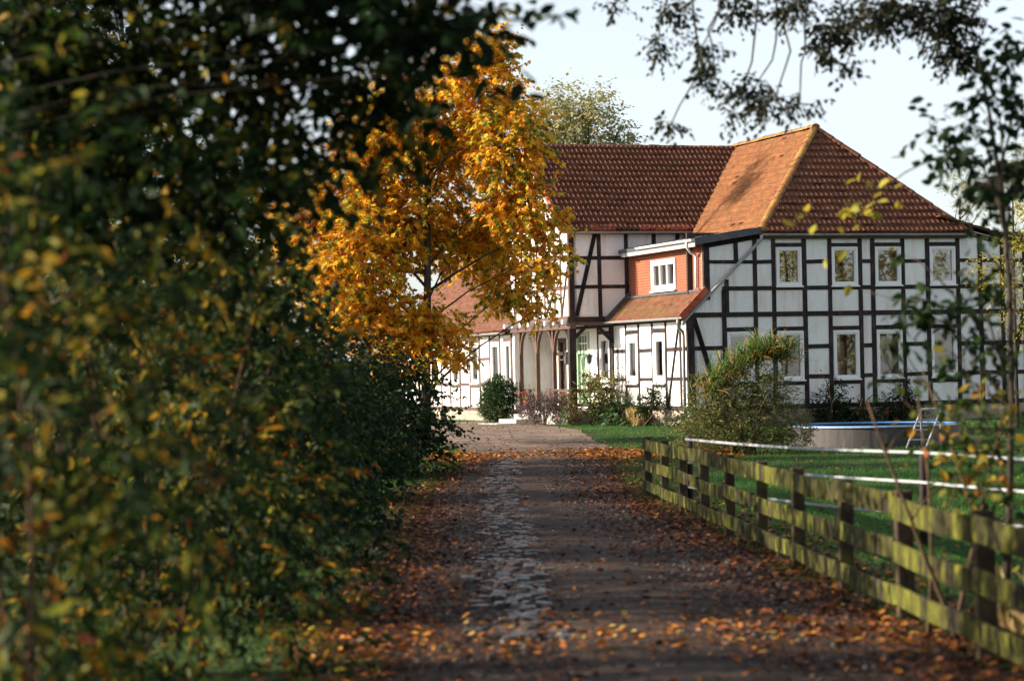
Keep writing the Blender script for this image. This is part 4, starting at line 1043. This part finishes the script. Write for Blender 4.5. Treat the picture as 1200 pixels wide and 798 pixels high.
tree('hazel_tree', 'tree with large dark leaves reaching into the sky at the canopy edge', 'tree', (-4.2, 12.8, 0), (-3.4, 12.7, 4.4), .05, spr, 620, .12, 'leaf_dark', T_OVAL, 'trees of the hedge along the lane', 40, twig=5, shell=.6, droop=.3, tw=2.0, tint=(.0, .3, .5), limb_r=.13)
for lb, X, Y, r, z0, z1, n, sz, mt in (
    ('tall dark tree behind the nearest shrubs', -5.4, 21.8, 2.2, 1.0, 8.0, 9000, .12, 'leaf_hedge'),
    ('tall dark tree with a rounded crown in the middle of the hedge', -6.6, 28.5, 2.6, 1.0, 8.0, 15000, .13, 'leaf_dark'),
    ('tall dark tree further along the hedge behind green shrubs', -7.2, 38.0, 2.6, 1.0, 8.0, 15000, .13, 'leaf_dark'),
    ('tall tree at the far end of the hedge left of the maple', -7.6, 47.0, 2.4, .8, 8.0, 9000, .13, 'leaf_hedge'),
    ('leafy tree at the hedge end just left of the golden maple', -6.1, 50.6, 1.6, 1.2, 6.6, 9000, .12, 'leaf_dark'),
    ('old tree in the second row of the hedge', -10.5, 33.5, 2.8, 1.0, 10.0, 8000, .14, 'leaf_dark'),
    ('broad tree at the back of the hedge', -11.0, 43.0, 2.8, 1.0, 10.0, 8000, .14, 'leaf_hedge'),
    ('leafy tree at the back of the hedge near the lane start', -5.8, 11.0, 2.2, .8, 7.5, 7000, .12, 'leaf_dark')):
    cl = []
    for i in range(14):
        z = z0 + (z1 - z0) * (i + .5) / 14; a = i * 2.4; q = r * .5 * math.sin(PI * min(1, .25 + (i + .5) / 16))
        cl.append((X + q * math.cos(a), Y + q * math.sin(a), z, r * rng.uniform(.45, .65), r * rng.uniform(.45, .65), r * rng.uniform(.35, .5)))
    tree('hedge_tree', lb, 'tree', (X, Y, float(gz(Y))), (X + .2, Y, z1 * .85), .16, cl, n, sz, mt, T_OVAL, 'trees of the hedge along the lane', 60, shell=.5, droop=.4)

# branch hanging in from a tree outside the right of the view
br = pc([(1110, 20, 44, 30), (1040, 15, 50, 22), (975, 35, 30, 24), (1120, 62, 30, 16), (930, 5, 30, 14), (865, 10, 26, 14), (795, 15, 26, 16), (722, 8, 18, 10), (838, 85, 18, 22), (880, 112, 26, 16), (935, 118, 26, 12), (960, 60, 16, 12), (855, 135, 14, 12), (785, 145, 14, 10), (900, 128, 18, 10), (820, 55, 10, 14), (990, 75, 14, 10), (770, 50, 8, 22)], 20, .8)
TO = Vector((7.6, 20.0, 0.0))
ro = empty('oak_tree', TO); tag(ro, 'tree with thin dark twigs hanging across the sky above the house', 'tree')
hi = [(2.5, 16, 8.2, 1.7, 2.2, 1.1), (4.5, 20, 8.6, 2.0, 2.2, 1.3), (6.5, 15, 8.8, 2.0, 2.4, 1.4), (7.5, 22, 9.0, 2.4, 2.4, 1.6), (9.5, 18, 8.5, 2.2, 2.6, 1.6), (3.0, 22, 8.0, 1.6, 2.0, 1.0), (5.5, 11, 8.2, 2.0, 2.2, 1.2), (8.5, 12, 7.6, 2.0, 2.4, 1.4), (9.8, 22.5, 7.0, 1.8, 2.0, 1.4), (7.5, 18, 10.6, 2.2, 2.6, 1.4), (9.5, 14.5, 6.2, 1.6, 2.0, 1.2), (2.6, 11, 7.6, 1.5, 2.0, 1.0)]  # crown beyond the view, added to keep sky light off the lane
rl = lambda cl: [(c[0] - TO.x, c[1] - TO.y, c[2] - TO.z, *c[3:]) for c in cl]
leafy('crown', rl(hi), 20000, .17, 'leaf_oak', T_OVAL, ro, droop=.4)
_, twp = leafy('hanging_foliage', rl(br), 4800, .056, 'leaf_oak', T_OVAL, ro, twig=6, shell=.6, droop=.6, tw=3.0)
mb = MB()
tk = limb_path((0, 0, -.2), (-.3, 0, 9.5), .02, 8); mb.tube(tk, np.linspace(.30, .08, 8), 9)
for c in rl(hi):
    i = int(rng.integers(3, 7)); mb.tube(limb_path(tk[i], c[:3], .08, 6), np.linspace(.10, .02, 6), 6)
bough = [Vector(q) - TO for q in ((7.5, 20, 4.6), (6.2, 20, 5.35), (4.6, 19.9, 5.65), (3.2, 19.9, 5.55), (2.0, 20, 5.45), (.9, 20.1, 5.3), (.4, 20.1, 5.15))]
mb.tube(bough, [.085, .07, .055, .042, .03, .02, .01], 7)
dense_b = [bough[i].lerp(bough[i + 1], k / 6) for i in range(len(bough) - 1) for k in range(6)]
lo = rl(br); ends = []
for c in lo:
    cc = Vector(c[:3]); st = min(dense_b, key=lambda q: abs(q.x - cc.x - .25) + .02 * (q - cc).length)
    mid1 = st.lerp(cc, .35) + Vector((rng.normal(0, .08), rng.normal(0, .1), .12)); mid2 = st.lerp(cc, .7) + Vector((rng.normal(0, .09), rng.normal(0, .1), .02))
    pts = [st, mid1, mid2, cc, cc + Vector((rng.normal(0, .1), 0, -c[5] * .8))]
    fine = []
    for k in range(13):
        t = k / 12 * 4; i = min(int(t), 3); f_ = t - i; f_ = f_ * f_ * (3 - 2 * f_) * .4 + f_ * .6
        fine.append(pts[i].lerp(pts[i + 1], f_) + Vector((rng.normal(0, .012), 0, rng.normal(0, .012))))
    mb.tube(fine, np.linspace(.014, .003, 13), 5); ends.append(fine)
allp = [q for e in ends for q in e]
for w_ in twp[rng.choice(len(twp), 420, replace=False)]:
    wv_ = Vector(w_); st = min(allp, key=lambda q: (q - wv_).length)
    mb.tube(limb_path(st, wv_, .14, 4), [.0045, .004, .003, .0015], 4, cap=False)
mb.build('trunk', M['bark'], ro, smooth=True)
# unseen trees added to keep sky light off the foreground
for lb, X, Y, r, z0, z1, n in (('added unseen tree whose high crown shades the lane start', -4.6, 7.5, 3.0, 6.6, 10.5, 17000), ('added unseen shade tree high above the lane on the left', -5.2, 15.5, 3.0, 7.2, 11.0, 17000), ('added unseen shade tree right of the lane beside the fence', 8.6, 12.6, 2.6, .8, 8.0, 15000), ('added unseen shade tree right of the lane start', 6.6, 5.0, 2.6, .8, 8.0, 15000), ('added shade tree behind the viewpoint on the left', -4.5, -7.0, 3.2, 2.0, 10.0, 8000), ('added shade tree behind the viewpoint on the right', 5.5, -6.0, 3.4, 2.0, 10.0, 8000)):
    cl = []
    for i in range(14):
        a = i * 2.4; q = r * math.sqrt((i + .5) / 14)
        cl.append((X + (1.6 if Y > 0 and X < 0 else 0) + q * math.cos(a), Y + q * math.sin(a), z0 + (z1 - z0) * ((i * 5) % 14 + .5) / 14, r * rng.uniform(.4, .55), r * rng.uniform(.4, .55), r * rng.uniform(.3, .4)))
    tree('added_shade_tree', lb, 'tree', (X, Y, 0), (X + .3, Y, z1 * .9), .2, cl, n, .15, 'leaf_dark', T_OVAL, 'added trees shading the lane from out of view', 40, shell=.5, limb_r=.2)
# sapling behind the fence on the right
sp_ = pc([(1130, 155, 42, 30), (1155, 215, 34, 40), (1180, 130, 30, 30), (1090, 150, 28, 14), (1185, 60, 24, 30), (1160, 90, 24, 24), (1190, 200, 30, 40), (1110, 185, 20, 16), (1170, 270, 24, 24), (1080, 350, 26, 26), (1110, 375, 34, 30), (1050, 395, 26, 14), (1125, 420, 26, 30), (1170, 400, 24, 40), (1045, 432, 22, 12), (1010, 340, 16, 10), (1140, 330, 26, 22), (1060, 300, 10, 10)], 17.2, .5)
b = px(1176, 735, 17.2)
sap = tree('sapling', 'slender dark leaved sapling behind the near fence boards', 'tree', (b.x, b.y, 0), (b.x - .10, b.y, 4.1), .030, sp_, 1050, .095, 'leaf_hedge', T_OVAL, None, 160, twig=4, shell=.6, droop=.5, tw=2.0, tint=(.0, .3, .38), stems=1, limb_r=.4)
sl = Vector(sap.location)
yl = [(c[0] - sl.x, c[1] - sl.y, c[2] - sl.z, *c[3:]) for c in pc([(995, 245, 16, 6), (1005, 263, 9, 7), (984, 264, 9, 3), (1013, 250, 7, 9), (1040, 225, 10, 5)], 17.4, .1)]
leafy('yellow_leaves', yl, 36, .10, 'leaf_yellow', T_OVAL, sap, twig=2, shell=.6, tint=(.25, .3, .2))
mb = MB(); st = px(1150, 190, 17.2) - sl; md = px(1085, 190, 17.3) - sl; m2 = px(1035, 222, 17.4) - sl
mb.tube([st, st.lerp(md, .5) + Vector((0, 0, .03)), md, md.lerp(m2, .5) + Vector((0, 0, .02)), m2], [.008, .007, .006, .005, .004], 5, cap=False)
for c in yl: mb.tube(limb_path(m2, c[:3], .08, 5), [.004, .003, .0025, .002, .0015], 4, cap=False)
mb.build('side_twig', M['twig'], sap)
b = px(1140, 735, 16.6)
tree('young_shrub', 'young shrub with yellow green and reddish leaves beside the sapling', 'shrub', (b.x, b.y, 0), (b.x, b.y, 1.6), .018, pc([(1110, 480, 30, 22), (1150, 470, 34, 24), (1095, 505, 28, 20), (1140, 530, 40, 26), (1185, 500, 30, 40), (1170, 560, 30, 30), (1120, 560, 24, 20), (1185, 620, 30, 40), (1060, 470, 14, 10)], 16.6, .4), 420, .085, 'leaf_hedge', T_OVAL, None, 90, 4, 'twig', 'foliage', .5, twig=4, shell=.6, tint=(.3, .35, .35))
b = px(1195, 790, 15.6)
o = leaf_obj('dry_grass', np.stack([rng.normal(b.x + .55, .22, 700), rng.normal(15.7, .5, 700), np.zeros(700)], -1), np.stack([rng.normal(0, .3, 700), rng.normal(0, .3, 700), np.ones(700)], -1), rnd_dir(700), rng.uniform(.25, .6, 700), rng.random(700), T_STRAP, 'straw')
tag(o, 'dry brown grass stems behind the near end of the fence', 'grass', kind='stuff')

# trees across the lawn to the right: they stand outside the view and show in the window panes
for lb, X, Y, mt_, n, sz in (('broad olive tree across the lawn to the right of the house', 29, 50, 'leaf_pale', 5000, .2), ('half bare yellow tree across the lawn to the right', 35, 47, 'leaf_yellow', 1500, .16), ('thin pale tree far across the lawn to the right', 41, 48, 'leaf_pale', 1300, .16)):
    cl = [(X + 2.2 * math.cos(i * 2.4) * (.4 + i / 16), Y + 2.2 * math.sin(i * 2.4) * (.4 + i / 16), 2.5 + 6.5 * ((i * 5) % 12) / 12, 1.3, 1.3, 1.1) for i in range(12)]
    tree('garden_tree', lb, 'tree', (X, Y, 0), (X, Y, 8.5), .2, cl, n, sz, mt_, T_OVAL, 'trees across the lawn', 140, shell=.55)
